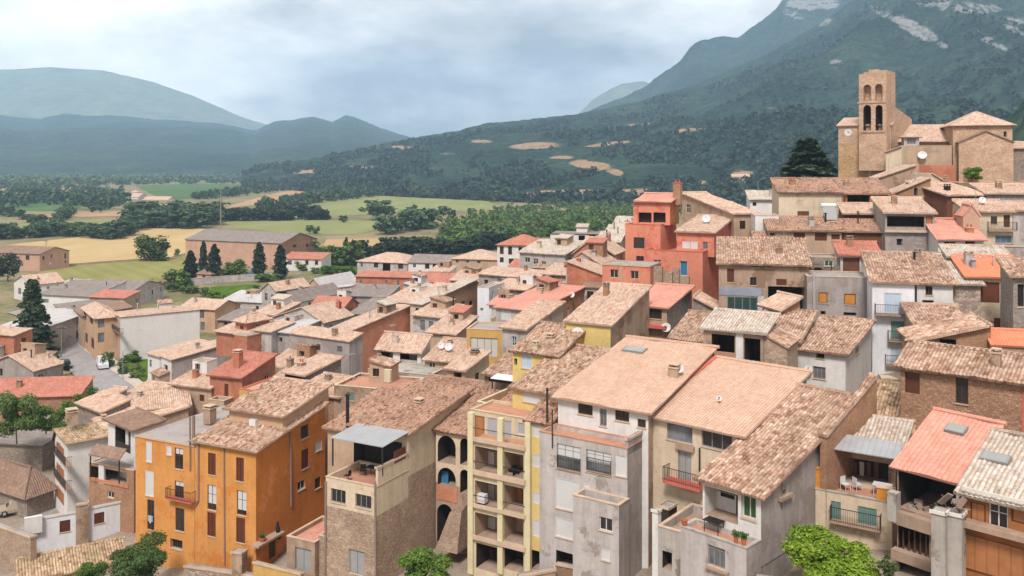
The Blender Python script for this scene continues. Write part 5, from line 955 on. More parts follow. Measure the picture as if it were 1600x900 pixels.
# ------------------------------------------------------------------ ground sheet
def axis(lo,hi,fine_lo,fine_hi,st,k):
    a=list(np.arange(fine_lo,fine_hi+.01,st)); s=st; x=fine_hi
    while x<hi: s*=k; x+=s; a.append(min(x,hi))
    s=st; x=fine_lo; b=[]
    while x>lo: s*=k; x-=s; b.append(max(x,lo))
    return np.array(b[::-1]+a)
gx=axis(-6800,6800,-130,130,2.0,1.25); gy=axis(-150,7300,20,330,2.0,1.25)
GX,GY=np.meshgrid(gx,gy); GZ=gz_np(GX,GY)-.05; GZ=GZ+np.where((GY<330)&(GZ>2),(fbm(GX/5,GY/5,3,2)-.5)*.5,0)
idx=np.arange(GX.size).reshape(GX.shape); q=np.stack([idx[:-1,:-1],idx[:-1,1:],idx[1:,1:],idx[1:,:-1]],-1).reshape(-1,4)
def groundmat():
    t=NT('ground'); tn=t.n('ShaderNodeAttribute',attribute_name='town').outputs['Fac']; v=t.n('ShaderNodeTexCoord').outputs['Object']; n=t.noise(v,.02,6,.65); n2=t.noise(v,.3,5,.7); f=t.math('ADD',t.math('MULTIPLY',n,.6),t.math('MULTIPLY',n2,.4))
    a=t.ramp(f,[(.3,S(92,100,60)),(.44,S(120,118,76)),(.55,S(164,146,110)),(.75,S(186,160,130))])
    n3=t.noise(v,2.5,5,.7); k=t.ramp(n3,[(.3,(.75,.74,.72)),(.7,(1.1,1.1,1.1))]); a=t.mix(t.ramp(t.math('ADD',tn,t.math('MULTIPLY',t.math('SUBTRACT',n2,.5),.8)),[(.45,(0,0,0)),(.6,(1,1,1))]),a,t.ramp(n2,[(.3,S(150,132,116)),(.7,S(186,168,150))])); t.col(t.mix(.9,a,k,'MULTIPLY')); t.b.inputs['Roughness'].default_value=1; t.bump(n3,.5,.2); M['ground']=t.m
groundmat()
gm=np_mesh('ground',np.stack([GX,GY,GZ],-1).reshape(-1,3),q,['ground'],smooth=True); at=gm.attributes.new('town','FLOAT','POINT'); tv=np.clip((GX+72)/20,0,1)*np.clip((250-GY+np.clip(GX,-200,60)*.6)/30,0,1); at.data.foreach_set('value',tv.ravel().astype(np.float32)); tag(link('ground',gm),kind='structure')
# ------------------------------------------------------------------ fields, roads
def fieldmat(name,c,c2,sc=.05,row=0):
    t=NT(name); v=t.n('ShaderNodeTexCoord').outputs['Object']; n=t.noise(t.n('ShaderNodeMapping',{'Vector':v,'Scale':(1,.25,1),'Rotation':(0,0,.4)}).outputs[0],sc,6,.65); a=t.ramp(n,[(.3,c),(.7,c2)])
    n2=t.noise(v,.6,4,.7); k=t.ramp(n2,[(.3,(.88,.88,.86)),(.7,(1.06,1.06,1.05))]); a=t.mix(1,a,k,'MULTIPLY')
    if row:
        s=t.n('ShaderNodeSeparateXYZ',{0:t.n('ShaderNodeMapping',{'Vector':v,'Rotation':(0,0,row)}).outputs[0]}).outputs[1]; w=t.math('SINE',t.math('MULTIPLY',s,.9)); k=t.ramp(t.math('ADD',t.math('MULTIPLY',w,.5),.5),[(0,(.93,.93,.92)),(1,(1.03,1.03,1.03))]); a=t.mix(1,a,k,'MULTIPLY')
    t.col(a); t.b.inputs['Roughness'].default_value=1; t.b.inputs['Specular IOR Level'].default_value=.0; t.bump(n2,.5,.3); M[name]=t.m
fieldmat('f_gold',S(200,170,120),S(216,188,142),.04,.3); fieldmat('f_green',S(146,142,88),S(168,162,106),.04,.9); fieldmat('f_lime',S(142,146,98),S(164,164,114),.03,.5); fieldmat('f_deep',S(86,112,72),S(108,130,84),.02); fieldmat('f_earth',S(180,142,110),S(202,166,134),.03); fieldmat('f_tan',S(190,156,116),S(208,176,134),.03); fieldmat('f_grass',S(84,110,44),S(122,140,66),.3)
fieldmat('asphalt',S(160,154,154),S(178,170,168),.5); fieldmat('pavement',S(198,184,172),S(214,200,188),.6); fieldmat('f_lawn',S(72,98,36),S(104,130,50),.3)
_fz=[.03]
def field(name,pts,mat,z=None,kind='structure'):
    z=_fz[0] if z is None else z; _fz[0]+=.004
    mb=MB(); mb.poly([onz(x,y,z) for x,y in pts]); o=mb.build(name,[mat]); tag(o,kind=kind); 
    n=o.data.polygons[0].normal
    if n.z<0: o.data.flip_normals()
    return o
field('field',[(0,384),(60,377),(120,371),(180,362),(235,356),(270,354),(310,356),(350,362),(420,370),(420,382),(300,384),(290,395),(265,402),(180,408),(75,416),(60,400),(0,395)],'f_gold')
field('field',[(75,417),(180,409),(265,403),(290,404),(300,425),(250,437),(225,445),(150,440),(60,431),(64,421)],'f_green')
field('field',[(345,346),(480,344),(590,344),(600,356),(560,366),(480,366),(430,362),(370,356)],'f_lime')
field('field',[(450,326),(480,319),(540,312),(600,305),(690,304),(745,306),(765,316),(785,322),(780,328),(700,330),(600,334),(520,338),(470,336)],'f_lime')
field('field',[(210,290),(300,287),(400,288),(430,291),(380,300),(340,310),(270,312),(240,305)],'f_deep')
field('field',[(-60,311),(60,310),(120,313),(145,318),(110,330),(-60,328)],'f_deep')
field('field',[(-60,296),(30,295),(60,297),(110,294),(122,302),(120,312),(60,309),(-60,308)],'f_tan'); field('field',[(-60,350),(50,347),(95,346),(140,344),(175,346),(150,352),(100,358),(80,366),(-60,366)],'f_lime')
field('field',[(370,318),(400,310),(440,300),(500,292),(555,287),(560,294),(520,302),(470,308),(410,318),(350,326)],'f_earth'); field('field',[(150,331),(220,328),(240,336),(170,338),(60,340),(60,335)],'f_earth'); field('field',[(370,270),(440,266),(465,268),(430,276),(360,279)],'f_tan')
field('field',[(810,303),(850,297),(930,291),(1010,292),(1060,296),(1060,304),(960,312),(880,313),(820,310)],'f_earth'); field('field',[(510,374),(600,372),(660,374),(700,378),(660,386),(560,388),(505,384)],'f_tan')
field('field',[(700,345),(850,330),(1000,325),(1000,380),(800,395),(690,392)],'f_grass'); field('field',[(330,448),(400,444),(412,470),(350,476),(325,462)],'f_lawn'); field('field',[(500,412),(560,405),(640,398),(700,392),(700,402),(560,428),(500,428)],'f_lawn')
field('field',[(180,548),(230,546),(236,596),(196,590),(176,570)],'f_lawn')
def strip(name,L,R,mat,z,step=0):
    n=len(L); mb=MB()
    for k in range(n-1):
        a,b,c,d=onz(*L[k],z),onz(*R[k],z),onz(*R[k+1],z),onz(*L[k+1],z); mb.quad(a,b,c,d)
        if step:
            for p,q in((a,d),(b,c)): mb.quad(p,q,q-Vector((0,0,step)),p-Vector((0,0,step)))
    return tag(mb.build(name,[mat]),kind='structure')
strip('road',[(-40,905),(0,848),(60,800),(100,782)],[(40,905),(60,850),(96,806),(120,790)],'asphalt',.10)
strip('road',[(152,640),(138,606),(104,575),(82,548),(66,526),(56,510),(44,498),(10,488)],[(236,640),(212,606),(166,572),(130,545),(104,524),(90,510),(74,496),(30,484)],'asphalt',.22)
strip('pavement',[(212,606),(166,572),(130,545),(104,524),(90,510)],[(226,600),(196,572),(156,545),(122,520),(102,505)],'pavement',.36,.14)
mb=MB()
for k in range(7):
    y=520+k*12; x0=np.interp(y,[510,524,545,572,606],[(56+90)/2+2,(66+104)/2,(82+130)/2,(104+166)/2,(138+212)/2]); mb.quad(onz(x0,y,.228),onz(x0+1.0,y,.228),onz(x0+5,y+5,.228),onz(x0+4,y+5,.228))
tag(mb.build('road_marking',['pavement']),kind='structure')
# ================================================================== TREES
def cards(cen,size,rng,up=.4,aspect=1.5,out=None):
    n=len(cen); d=rng.normal(size=(n,3)); 
    if out is not None: d=d*.75+out*1.0
    d[:,2]+=up; d/=np.linalg.norm(d,axis=1,keepdims=True); a=rng.normal(size=(n,3)); a-= (a*d).sum(1,keepdims=True)*d; a/=np.linalg.norm(a,axis=1,keepdims=True); b=np.cross(d,a)
    s=(size*rng.uniform(.6,1.3,n))[:,None]; a=a*s*aspect*.5; b=b*s*.5
    co=np.stack([cen-a*1.0,cen-b,cen+a*1.0,cen+b],1).reshape(-1,3); return co,np.arange(n*4).reshape(n,4)
def crown_pts(kind,n,rng):
    if kind=='cypress':
        z=rng.uniform(.04,1,n); r=.13*np.minimum(1,(z+.05)*5)*(1-z**2.2)**.7+.01; th=rng.uniform(0,6.283,n); lump=1+.22*np.sin(th*3+z*20)+.15*np.sin(z*33+th); rr=r*np.sqrt(rng.uniform(.35,1,n))*lump; p=np.stack([rr*np.cos(th),rr*np.sin(th),z],1); o=np.stack([np.cos(th),np.sin(th),.5+0*th],1)
    elif kind=='spruce':
        nb=150; zb=np.sort(rng.uniform(.06,.97,nb)); tb=rng.uniform(0,6.283,nb); L=.30*(1-zb)**.85*rng.uniform(.7,1.15,nb)+.02; k=rng.integers(0,nb,n); u=rng.uniform(.12,1,n)**.8; w=rng.normal(size=n)*.028*(1.1-u*.5); r=u*L[k]; z=zb[k]-.16*u*L[k]/.3*.5+rng.normal(size=n)*.008-.03*u; p=np.stack([r*np.cos(tb[k])-w*np.sin(tb[k]),r*np.sin(tb[k])+w*np.cos(tb[k]),z],1); o=np.stack([np.cos(tb[k])*.6,np.sin(tb[k])*.6,1.0+0*u],1)
    elif kind=='fir':
        nb=70; zb=np.sort(rng.uniform(.08,.97,nb)); tb=rng.uniform(0,6.283,nb); L=.42*(1-zb)**.75*rng.uniform(.6,1.15,nb)+.03; k=rng.integers(0,nb,n); u=rng.uniform(.1,1,n)**.8; w=rng.normal(size=n)*.05*(1.1-u*.5); r=u*L[k]; z=zb[k]+.10*u*L[k]/.42+rng.normal(size=n)*.02; p=np.stack([r*np.cos(tb[k])-w*np.sin(tb[k]),r*np.sin(tb[k])+w*np.cos(tb[k]),z],1); o=np.stack([np.cos(tb[k])*.6,np.sin(tb[k])*.6,1.0+0*u],1)
    else:
        nl={'round':24,'bush':13,'open':18}[kind]; zc={'round':.54,'bush':.48,'open':.58}[kind]; a=rng.uniform(0,6.283,nl); q=rng.uniform(0,1,nl)**.6*{'round':.27,'bush':.34,'open':.34}[kind]; lc=np.stack([q*np.cos(a),q*np.sin(a),zc+rng.uniform(-.24,.22,nl)*(1.0 if kind!='bush' else 1.25)],1); 
        if kind=='round':
            zz_=rng.uniform(.16,.86,nl); ee=np.sqrt(np.clip(1-((zz_-.48)/.5)**2,0,1)); qq=rng.uniform(.3,1,nl)**.5*.33*ee; lc=np.stack([qq*np.cos(a),qq*np.sin(a),zz_],1); zc=.5
        if kind=='bush': lc[:,2]=rng.uniform(.13,.76,nl)
        lr=rng.uniform(.11,.2,nl)*{'round':1.05,'bush':1.0,'open':.8}[kind]; 
        k=rng.integers(0,nl,n); d=rng.normal(size=(n,3)); d/=np.linalg.norm(d,axis=1,keepdims=True); rad=lr[k]*(rng.uniform(.3,1,n)**.45)*(1+.25*np.sin(d[:,0]*9+k)*np.sin(d[:,1]*8+k*2)); p=lc[k]+d*rad[:,None]*np.array([1,1,.82]); p[:,2]=np.clip(p[:,2],.03 if kind=='bush' else .1,1); o=d+(p-np.array([0,0,zc-.1]))*.8
    return p,o
_cache={}
def crown_mesh(kind,n,size,mat,seed):
    key=(kind,n,size,mat,seed)
    if key not in _cache:
        rng=np.random.default_rng(seed); p,o=crown_pts(kind,n,rng); co,q=cards(p,size,rng,.35,1.5,o); _cache[key]=np_mesh('crown',co,q,[mat])
    return _cache[key]
def trunk_mesh(kind,seed):
    key=('trunk',kind,seed)
    if key in _cache: return _cache[key]
    rng=random.Random(seed); mb=MB(); top={'cypress':.9,'spruce':.95,'fir':.92,'round':.55,'bush':.35,'open':.55}[kind]; r=.022 if kind!='bush' else .016
    pts=[Vector((0,0,-.04))]
    for k in range(1,5): pts.append(Vector((rng.uniform(-.012,.012),rng.uniform(-.012,.012),top*k/4)))
    for k in range(4): mb.tube(pts[k],pts[k+1],r*(1-.2*k),r*(1-.2*(k+1)),7)
    if kind in('round','open','bush'):
        for k in range(7):
            b=pts[2].lerp(pts[4],rng.random()); a=rng.uniform(0,6.28); e=b+Vector((math.cos(a)*.24,math.sin(a)*.24,rng.uniform(.08,.28))); mb.tube(b,e,r*.5,r*.15,5)
    else:
        for k in range(26):
            z=.08+.85*k/26; a=k*2.4; L=(.26 if kind=='spruce' else .34 if kind=='fir' else .05)*(1-z); mb.tube((0,0,z),(math.cos(a)*L,math.sin(a)*L,z-.02),.006,.002,4)
    o=mb.build('trunk',['bark']); me=o.data; bpy.data.objects.remove(o); _cache[key]=me; return me
def tree(label,kind,loc,H,W=None,mat='leaf_mid',n=900,size=.05,seed=1,group=None,name='tree',cat='tree'):
    e=empty(name,loc,random.uniform(0,6.28)); tag(e,label,cat,group); nat={'cypress':.28,'spruce':.6,'fir':.8,'round':.86,'bush':1.0,'open':.95}[kind]; sx=(W/nat) if W else H
    e.scale=(sx,sx,H)
    link('crown',crown_mesh(kind,n,size,mat,seed),e); link('trunk',trunk_mesh(kind,seed),e); return e
def tpx(label,kind,px,pyb,pyt,wpx,Y=None,z=None,**k):
    p=onz(px,pyb,0 if z is None else z) if Y is None else P(px,pyb,Y); s=p.y/F; return tree(label,kind,p,(pyb-pyt)*s,wpx*s,**k)
tpx('tall dark spruce rising beside the road at the left','spruce',50,558,430,84,mat='leaf_spruce',n=14000,size=.028,seed=3)
for i,(x,b,t_,w,l) in enumerate(((298,437,392,22,'squat cypress left of the pink chapel'),(318,432,377,14,'slim tall cypress just behind the pink chapel'),(335,438,382,22,'broad cypress right of the pink chapel'),(405,430,379,21,'cypress standing before the brick warehouse end'),(438,436,383,22,'cypress beside the white annex of the warehouse'),(541,412,371,12,'thin dark cypress in the grove right of the warehouse'),(551,416,375,10,'thinnest cypress at the right end of the grove'))):
    tpx(l,'cypress',x,b,t_,w,mat='leaf_cypress',n=1500,size=.045,seed=20+i,name='cypress_tree')
tpx('bright green round tree beside the pink chapel','round',367,438,403,38,mat='leaf_green',n=1600,size=.06,seed=31); tpx('dark round bush between chapel and bright green tree','bush',350,440,416,22,mat='leaf_mid',n=800,size=.07,seed=32)
tpx('big rounded oak alone at the edge of the golden field','round',236,407,364,54,mat='leaf_mid',n=2600,size=.05,seed=33); tpx('small oak leaning on the big field oak','bush',248,408,388,30,mat='leaf_mid',n=900,size=.07,seed=34); tpx('small bush between the field oak and the warehouse','bush',275,400,386,16,mat='leaf_olive',n=500,size=.09,seed=35)
tpx('dark tree at the left edge below the pink stucco house','round',12,440,394,44,mat='leaf_cypress',n=1600,size=.055,seed=36); tpx('green bush at the left edge before the garden','bush',0,432,412,20,mat='leaf_mid',n=700,size=.07,seed=38)
tpx('large dark tree at the lower left behind the stone barn','bush',26,690,596,80,Y=112,mat='leaf_mid',n=12000,size=.026,seed=41); tpx('light green shrub mass beside the dark lower left tree','bush',72,676,624,70,Y=114,mat='leaf_green',n=9000,size=.028,seed=42); tpx('light green shrub by the red barn wall','bush',112,648,612,44,Y=120,mat='leaf_green',n=3000,size=.05,seed=43); tpx('small green bush at the barn corner','bush',142,622,603,26,Y=128,mat='leaf_green',n=1500,size=.06,seed=44)
tpx('round street tree by the parked white van','round',167,577,547,25,mat='leaf_mid',n=1500,size=.06,seed=45); tpx('garden tree under the blank white wall','bush',205,566,544,40,mat='leaf_green',n=2200,size=.055,seed=46); tpx('yellowish garden shrub near the grey walled house','bush',212,592,566,30,mat='leaf_olive',n=1500,size=.06,seed=47); tpx('deep green garden shrub left of the yellowish one','bush',193,586,562,24,mat='leaf_mid',n=1200,size=.06,seed=48)
tpx('small tree at the near side of the road','round',82,572,549,20,mat='leaf_mid',n=900,size=.07,seed=49); tpx('dark purple leaved little tree on the road edge','open',103,586,562,18,mat='leaf_cypress',n=500,size=.07,seed=50); tpx('round shrub in front of the road houses','bush',76,506,496,16,mat='leaf_mid',n=600,size=.08,seed=51); tpx('second round shrub on the pavement of the road houses','bush',87,514,502,16,mat='leaf_green',n=600,size=.08,seed=52); tpx('low shrub at the peach house door','bush',113,528,519,14,mat='leaf_green',n=500,size=.09,seed=53)
tpx('dark green shrub at the foot of the orange house','bush',217,908,838,108,Y=80,mat='leaf_mid',n=17000,size=.023,seed=61,name='shrub',cat='shrub'); tpx('small shrub left of the dark foreground shrub','bush',142,912,874,60,Y=79,mat='leaf_green',n=8000,size=.03,seed=62,name='shrub',cat='shrub')
tpx('green leafy tree in front of the stone cream house','bush',664,925,846,114,Y=68,mat='leaf_green',n=17000,size=.025,seed=63); tpx('vivid lime green fig tree at the lower right','open',1300,935,826,160,Y=52.5,mat='leaf_bright',n=17000,size=.024,seed=64); tpx('olive green weed clump right of the lime green tree','bush',1382,905,860,44,Y=51.5,mat='leaf_olive',n=2200,size=.05,seed=65,name='shrub',cat='shrub')
tpx('broad dark conifer left of the bell tower','spruce',1262,302,212,128,Y=172,mat='leaf_spruce',n=7000,size=.045,seed=66,name='conifer',cat='conifer'); tpx('low green bush at the conifer foot','bush',1296,296,266,40,Y=170,mat='leaf_mid',n=1500,size=.06,seed=67); tpx('olive tree behind the cream house roof','bush',1226,306,276,40,Y=190,mat='leaf_olive',n=1500,size=.06,seed=68)
tpx('green potted shrub on the roof terrace below the apse','bush',1518,283,256,36,Y=129.2,mat='leaf_green',n=2500,size=.06,seed=69,name='shrub',cat='shrub')
# repeats along hedges: shared meshes
VAR=[(k,n_,s_) for k,n_,s_ in (('round',420,.105),('bush',420,.11),('round',380,.11),('bush',360,.12),('open',380,.11))]
def hedge(label,group,pts,n,hp,wf=1.0,mat='leaf_forest',jit=3,seed=0,name='tree'):
    rng=random.Random(seed); 
    for i in range(n):
        u=(i+rng.uniform(.15,.85))/n*(len(pts)-1); k=min(int(u),len(pts)-2); f=u-k; x=pts[k][0]*(1-f)+pts[k+1][0]*f; y=pts[k][1]*(1-f)+pts[k+1][1]*f+rng.uniform(-jit,jit)*.5; h=hp*rng.uniform(.65,1.2); p=onz(x,y); s=p.y/F; kk,nn,ss=VAR[i%5]; tree(label,kk,p,h*s,h*s*wf*rng.uniform(.9,1.4),mat=mat,n=nn,size=ss,seed=100+i%5,group=group,name=name)
hedge('dark round tree in the hedge row behind the golden field','trees in the hedge behind the golden field',[(-20,374),(50,371),(95,366)],20,22,1.5,seed=1)
hedge('dark tree in the copse at the top of the golden field','trees in the copse above the golden field',[(95,368),(150,370),(180,374),(225,352)],24,24,1.4,seed=2)
hedge('dark tree in the thick wood before the valley farm','trees in the wood before the valley farm',[(205,352),(250,350),(300,350),(340,350)],30,30,1.3,jit=14,seed=3)
hedge('dark tree in the long hedge before the far green field','trees in the long hedge before the far field',[(350,344),(400,344),(450,343),(515,342)],34,20,1.5,mat='leaf_cypress',seed=4)
hedge('tree in the clump between the two green fields','trees between the two green fields',[(590,336),(600,366),(625,364),(655,358),(680,350)],10,30,1.3,seed=5)
hedge('lone tree standing on the lime green field','lone trees on the lime green fields',[(470,362),(500,366),(560,334),(660,334),(700,338),(745,340),(780,338)],9,15,seed=6)
hedge('dark hedge tree bordering the town roofs','hedge trees bordering the town',[(560,402),(620,400),(680,398),(740,394),(790,386)],32,27,1.4,mat='leaf_cypress',seed=7)
hedge('deep green tree in the grove right of the warehouse','trees in the grove by the warehouse',[(500,412),(530,414),(558,414)],12,34,mat='leaf_mid',seed=8)
hedge('light green shrub in the gardens north of the town','garden shrubs north of the town',[(455,420),(500,428),(535,430),(556,428)],9,15,1.5,mat='leaf_green',seed=9,name='shrub')
hedge('garden bush around the cypress lawn','bushes around the cypress lawn',[(262,455),(300,458),(340,468),(385,468),(410,440),(425,438)],12,14,1.5,mat='leaf_green',seed=10,name='shrub')
hedge('dark tree behind the low brown shed','trees behind the low brown shed',[(270,454),(285,448),(300,452)],4,28,seed=11,mat='leaf_mid')
hedge('pale green scrub tree on the rough slope behind the town','scrub trees on the rough slope',[(690,372),(760,366),(830,360),(900,352),(960,346)],26,20,mat='leaf_olive',seed=12)
hedge('bushy green tree on the slope above the white roofed houses','bushy trees above the white houses',[(690,394),(760,388),(830,378),(900,366),(985,352)],26,24,mat='leaf_green',seed=13)
hedge('tree scattered round the far left fields','trees round the far left fields',[(-20,330),(40,345),(80,364),(90,350),(130,318),(40,312)],26,18,1.3,seed=14)
# ------------------------------------------------------------------ woods: stuff
def inpoly(x,y,poly):
    c=np.zeros(len(x),bool); n=len(poly)
    for i in range(n):
        x0,y0=poly[i]; x1,y1=poly[(i+1)%n]; k=((y0>y)!=(y1>y))&(x<(x1-x0)*(y-y0)/((y1-y0) if y1!=y0 else 1e-9)+x0); c^=k
    return c
def forest(label,loc,H,mat,seed,ncards=34,cs=.26):
    rng=np.random.default_rng(seed); n=len(loc); P_=[]; 
    for k in range(6):
        p,o=crown_pts(('round','bush','round')[k%3],ncards,rng); P_.append((p,o))
    cen=np.concatenate([P_[i%6][0]*np.array([h*1.0,h*1.0,h])+l for i,(l,h) in enumerate(zip(loc,H))]); out=np.concatenate([P_[i%6][1] for i in range(n)]); sz=np.repeat(H*cs,ncards)
    co,q=cards(cen,sz,rng,.5,1.3,out); o=link('forest',np_mesh('forest',co,q,[mat])); tag(o,kind='stuff'); return o
def zone(poly,n,rng):
    xs=[p[0] for p in poly]; ys=[p[1] for p in poly]; X=rng.uniform(min(xs),max(xs),n*3); Y=rng.uniform(min(ys),max(ys),n*3); k=inpoly(X,Y,poly); X,Y=X[k][:n],Y[k][:n]; d=(CZ)*F/(Y-HY); return np.stack([(X-800)/F*d,d,0*d],1)
rg=np.random.default_rng(5)
z1=zone([(-60,282),(150,276),(300,274),(430,277),(470,280),(450,288),(350,287),(200,289),(100,293),(-60,296)],1100,rg); forest('',z1,rg.uniform(9,17,len(z1)),'leaf_forest',1,16,.4)
z2=zone([(480,290),(560,285),(700,288),(850,292),(880,296),(810,304),(770,318),(740,306),(600,306),(500,318),(440,330),(400,330),(470,316),(520,304),(560,298)],900,rg); forest('',z2,rg.uniform(7,13,len(z2)),'leaf_forest',2,30,.27)
z3=zone([(470,284),(520,278),(640,275),(800,277),(900,283),(1060,290),(1060,297),(960,292),(880,298),(700,292),(560,290)],1100,rg); forest('',z3,rg.uniform(9,16,len(z3)),'leaf_forest',3,22,.33)
z4=zone([(690,352),(780,328),(880,322),(1000,318),(1230,312),(1260,330),(1000,340),(960,352),(830,372),(740,388),(670,392),(700,370)],700,rg); forest('',z4,rg.uniform(3.5,8,len(z4)),'leaf_mid',4,40,.22)
z5=zone([(780,330),(900,316),(1000,312),(1000,345),(850,368),(760,374)],260,rg); forest('',z5,rg.uniform(3,6.5,len(z5)),'leaf_olive',5,44,.2)
z6=zone([(-60,300),(130,296),(190,300),(200,318),(150,335),(120,318),(-60,332)],330,rg); forest('',z6,rg.uniform(6,12,len(z6)),'leaf_forest',6,24,.3)
z7=zone([(400,282),(480,282),(520,290),(400,304),(330,312),(300,312),(380,298)],360,rg); forest('',z7,rg.uniform(6,11,len(z7)),'leaf_forest',7,24,.3)
# trees over the lower hillside
X,Y,Z=HB; kk=(rg.random(20000)**1.25*X.shape[0]*.86).astype(int); jj=rg.integers(0,X.shape[1]-1,20000); loc=np.stack([X[kk,jj],Y[kk,jj],Z[kk,jj]-.8],1)
spx=800+loc[:,0]/loc[:,1]*F; spy=HY-(loc[:,2]-CZ)/loc[:,1]*F
ok=np.ones(len(loc),bool)
for (bx_,by_,rx_,ry_) in ((752,221,26,5),(835,228,55,8),(925,258,46,11),(1160,272,30,12),(905,301,95,7),(1010,300,60,7),(850,304,45,6),(1090,285,30,5),(960,268,22,8),(985,196,45,4),(1200,169,30,4),(640,232,40,4),(560,262,40,4),(1060,205,60,4),(950,225,50,4)): ok&=(((spx-bx_)/rx_)**2+((spy-by_)/ry_)**2)>1
ok&=(fbm(loc[:,0]/90,loc[:,1]/170,3,21)>.40+.10*rg.random(len(loc)))
loc=loc[ok]; forest('',loc,4.5+9*rg.random(len(loc))**2,'leaf_hill',8,14,.4)
# ridge hill right
# ================================================================== PROPS
def car(label,p,rz,body,L=4.2,Wd=1.75,H=1.5,van=False):
    e=empty('parked_car' if not van else 'parked_van',p,rz); tag(e,label,'car' if not van else 'van'); plainkey='car_'+body; 
    mb=MB(); z0=.28; zb=.85 if not van else 1.0; xs=[-L/2,-L*.28,-L*.12,L*.22,L*.42,L/2] if not van else [-L/2,-L*.42,-L*.22,L*.4,L*.46,L/2]
    hs_=[zb-.1,zb,H,H,zb+.05,zb-.1] if not van else [zb,zb+.1,H,H,H*.9,zb]
    def sec(x,h):
        w=Wd/2; wt=w*.82 if h>zb+.2 else w*.96; return [(x,-w*.95,z0),(x,-w,zb*.75),(x,-wt,h),(x,wt,h),(x,w,zb*.75),(x,w*.95,z0)]
    se=[sec(x,h) for x,h in zip(xs,hs_)]
    for A,B in zip(se[:-1],se[1:]):
        for k in range(5): mb.quad(A[k],B[k],B[k+1],A[k+1])
        mb.quad(A[5],B[5],B[0],A[0])
    mb.poly(se[0]); mb.poly(se[-1][::-1]); b=mb.build('body',[plainkey],e)
    wb=MB(); w=Wd/2*.9
    for sy in (-1,1): wb.quad((-L*.2,sy*(w+.02),zb+.02),(L*.26,sy*(w+.02),zb+.02),(L*.18,sy*(w-.05),H-.12),(-L*.1,sy*(w-.05),H-.12))
    wb.quad((-L*.27,-w*.85,zb+.06),(-L*.27,w*.85,zb+.06),(-L*.135,w*.8,H-.08),(-L*.135,-w*.8,H-.08)); wb.quad((L*.39,-w*.85,zb+.16),(L*.39,w*.85,zb+.16),(L*.25,w*.8,H-.06),(L*.25,-w*.8,H-.06)); wb.build('window',['glass'],e)
    for sx in(-1,1):
        for sy in(-1,1):
            w_=MB(); w_.tube((sx*L*.31,sy*(Wd/2-.2),.32),(sx*L*.31,sy*(Wd/2+.01),.32),.32,.32,14); w_.tube((sx*L*.31,sy*(Wd/2+.011),.32),(sx*L*.31,sy*(Wd/2+.03),.32),.18,.16,10,1); w_.build('wheel',['rubber','pipe_steel'],e)
    for sy in(-1,1): l=MB(); l.box(-L/2-.01,sy*Wd*.36-.15,.62,-L/2+.05,sy*Wd*.36+.15,.76); l.build('headlight',['white_plastic'],e)
    return e
for k,c in (('white',S(230,232,234)),('beige',S(190,170,150)),('blue',S(96,130,170)),('dark',S(60,58,62)),('silver',S(176,178,182))): plain('car_'+k,c,.3,.03,.5)
car('white van parked on the roadside pavement',onz(160,574,.25),2.1,'white',4.6,1.85,2.0,True); car('beige car parked on the lane beside the stone barn',onz(27,800,.12),.55,'beige'); car('dark car parked near the spruce tree',onz(102,574,.25),2.2,'dark'); car('blue car parked by the garden wall of the chapel',onz(393,429,.05),.3,'blue'); car('silver car parked near the warehouse cypress',onz(418,434,.05),.2,'silver')
# garden / yard walls
def wall_px(label,pts,Y0,h,mat,th=.35,cap=None,name='garden_wall',cat='wall',z=None):
    e=None; mb=MB(); q=[]
    for x,y in pts: q.append(onz(x,y,z if z is not None else 0.0))
    for a,b in zip(q[:-1],q[1:]):
        d=(b-a).normalized(); n=Vector((-d.y,d.x,0))*th; mb.hexa([a,b,b+n,a+n]+[v+Vector((0,0,h)) for v in (a,b,b+n,a+n)],0)
        if cap: u=Vector((0,0,h+.003)); k=n*.2; mb.hexa([a-k+u,b-k+u,b+n+k+u,a+n+k+u]+[v+Vector((0,0,h+.1)) for v in (a-k,b-k,b+n+k,a+n+k)],1)
    o=mb.build(name,[mat,cap or mat]); tag(o,label,cat); return o
h=House('white rendered yard walls with small brown shutters and stone piers beside the orange house',name='yard_wall',cat='wall')
yw=h.block((46,812),90.5,bx=120,ang=29,D=.4,roof=('flat',.03),wall='white_blue',coping='coping_white',base=4.3,f=[(93,813,110,831,'sb')])
yw2=h.block((138,794),93.2,bx=201,ang=36,D=.4,roof=('flat',.03),wall='white_blue',coping='coping_white',base=4.3,f=[(147,801,163,818,'sb')])
h.block(P(119,789,92.2),bx=138,ang=30,D=.7,roof=('flat',.03),wall='stonewash',base=5); h.block(P(200,775,95.2),bx=214,ang=14,D=.7,roof=('flat',.03),wall='brickbrown',base=5)
yw.bx('f',38,808,66,834,-.5,-.06,'white','gate')
h=House('rough stone garden wall with pale coping at the lower left corner',name='garden_wall',cat='wall'); h.block((-30,812),90,bx=48,ang=-30,D=.6,roof=('flat',.03),wall='stone',coping='coping')
h=House('low rubble wall with square pillar below the orange house',name='garden_wall',cat='wall'); a=h.block((288,884),82,bx=430,ang=-16,D=.6,roof=('flat',.02),wall='rubble',coping='coping'); h.block(P(362,862,80.5),bx=378,ang=-16,D=.9,roof=('flat',.02),wall='stonewash',coping='coping')
h=House('ochre yard wall at the base of the orange house',name='garden_wall',cat='wall'); h.block((396,878),79,bx=470,ang=-26,D=.4,roof=('flat',.02),wall='ochre',coping='coping')
h=House('low tan wall crossing in front of the yellow balconies',name='garden_wall',cat='wall'); h.block((812,900),64.5,bx=868,ang=22,D=.5,roof=('flat',.02),wall='stonewash',coping='coping'); h.block(P(868,880,66.5),bx=925,ang=-24,D=.4,roof=('flat',.02),wall='stonewash',coping='coping')
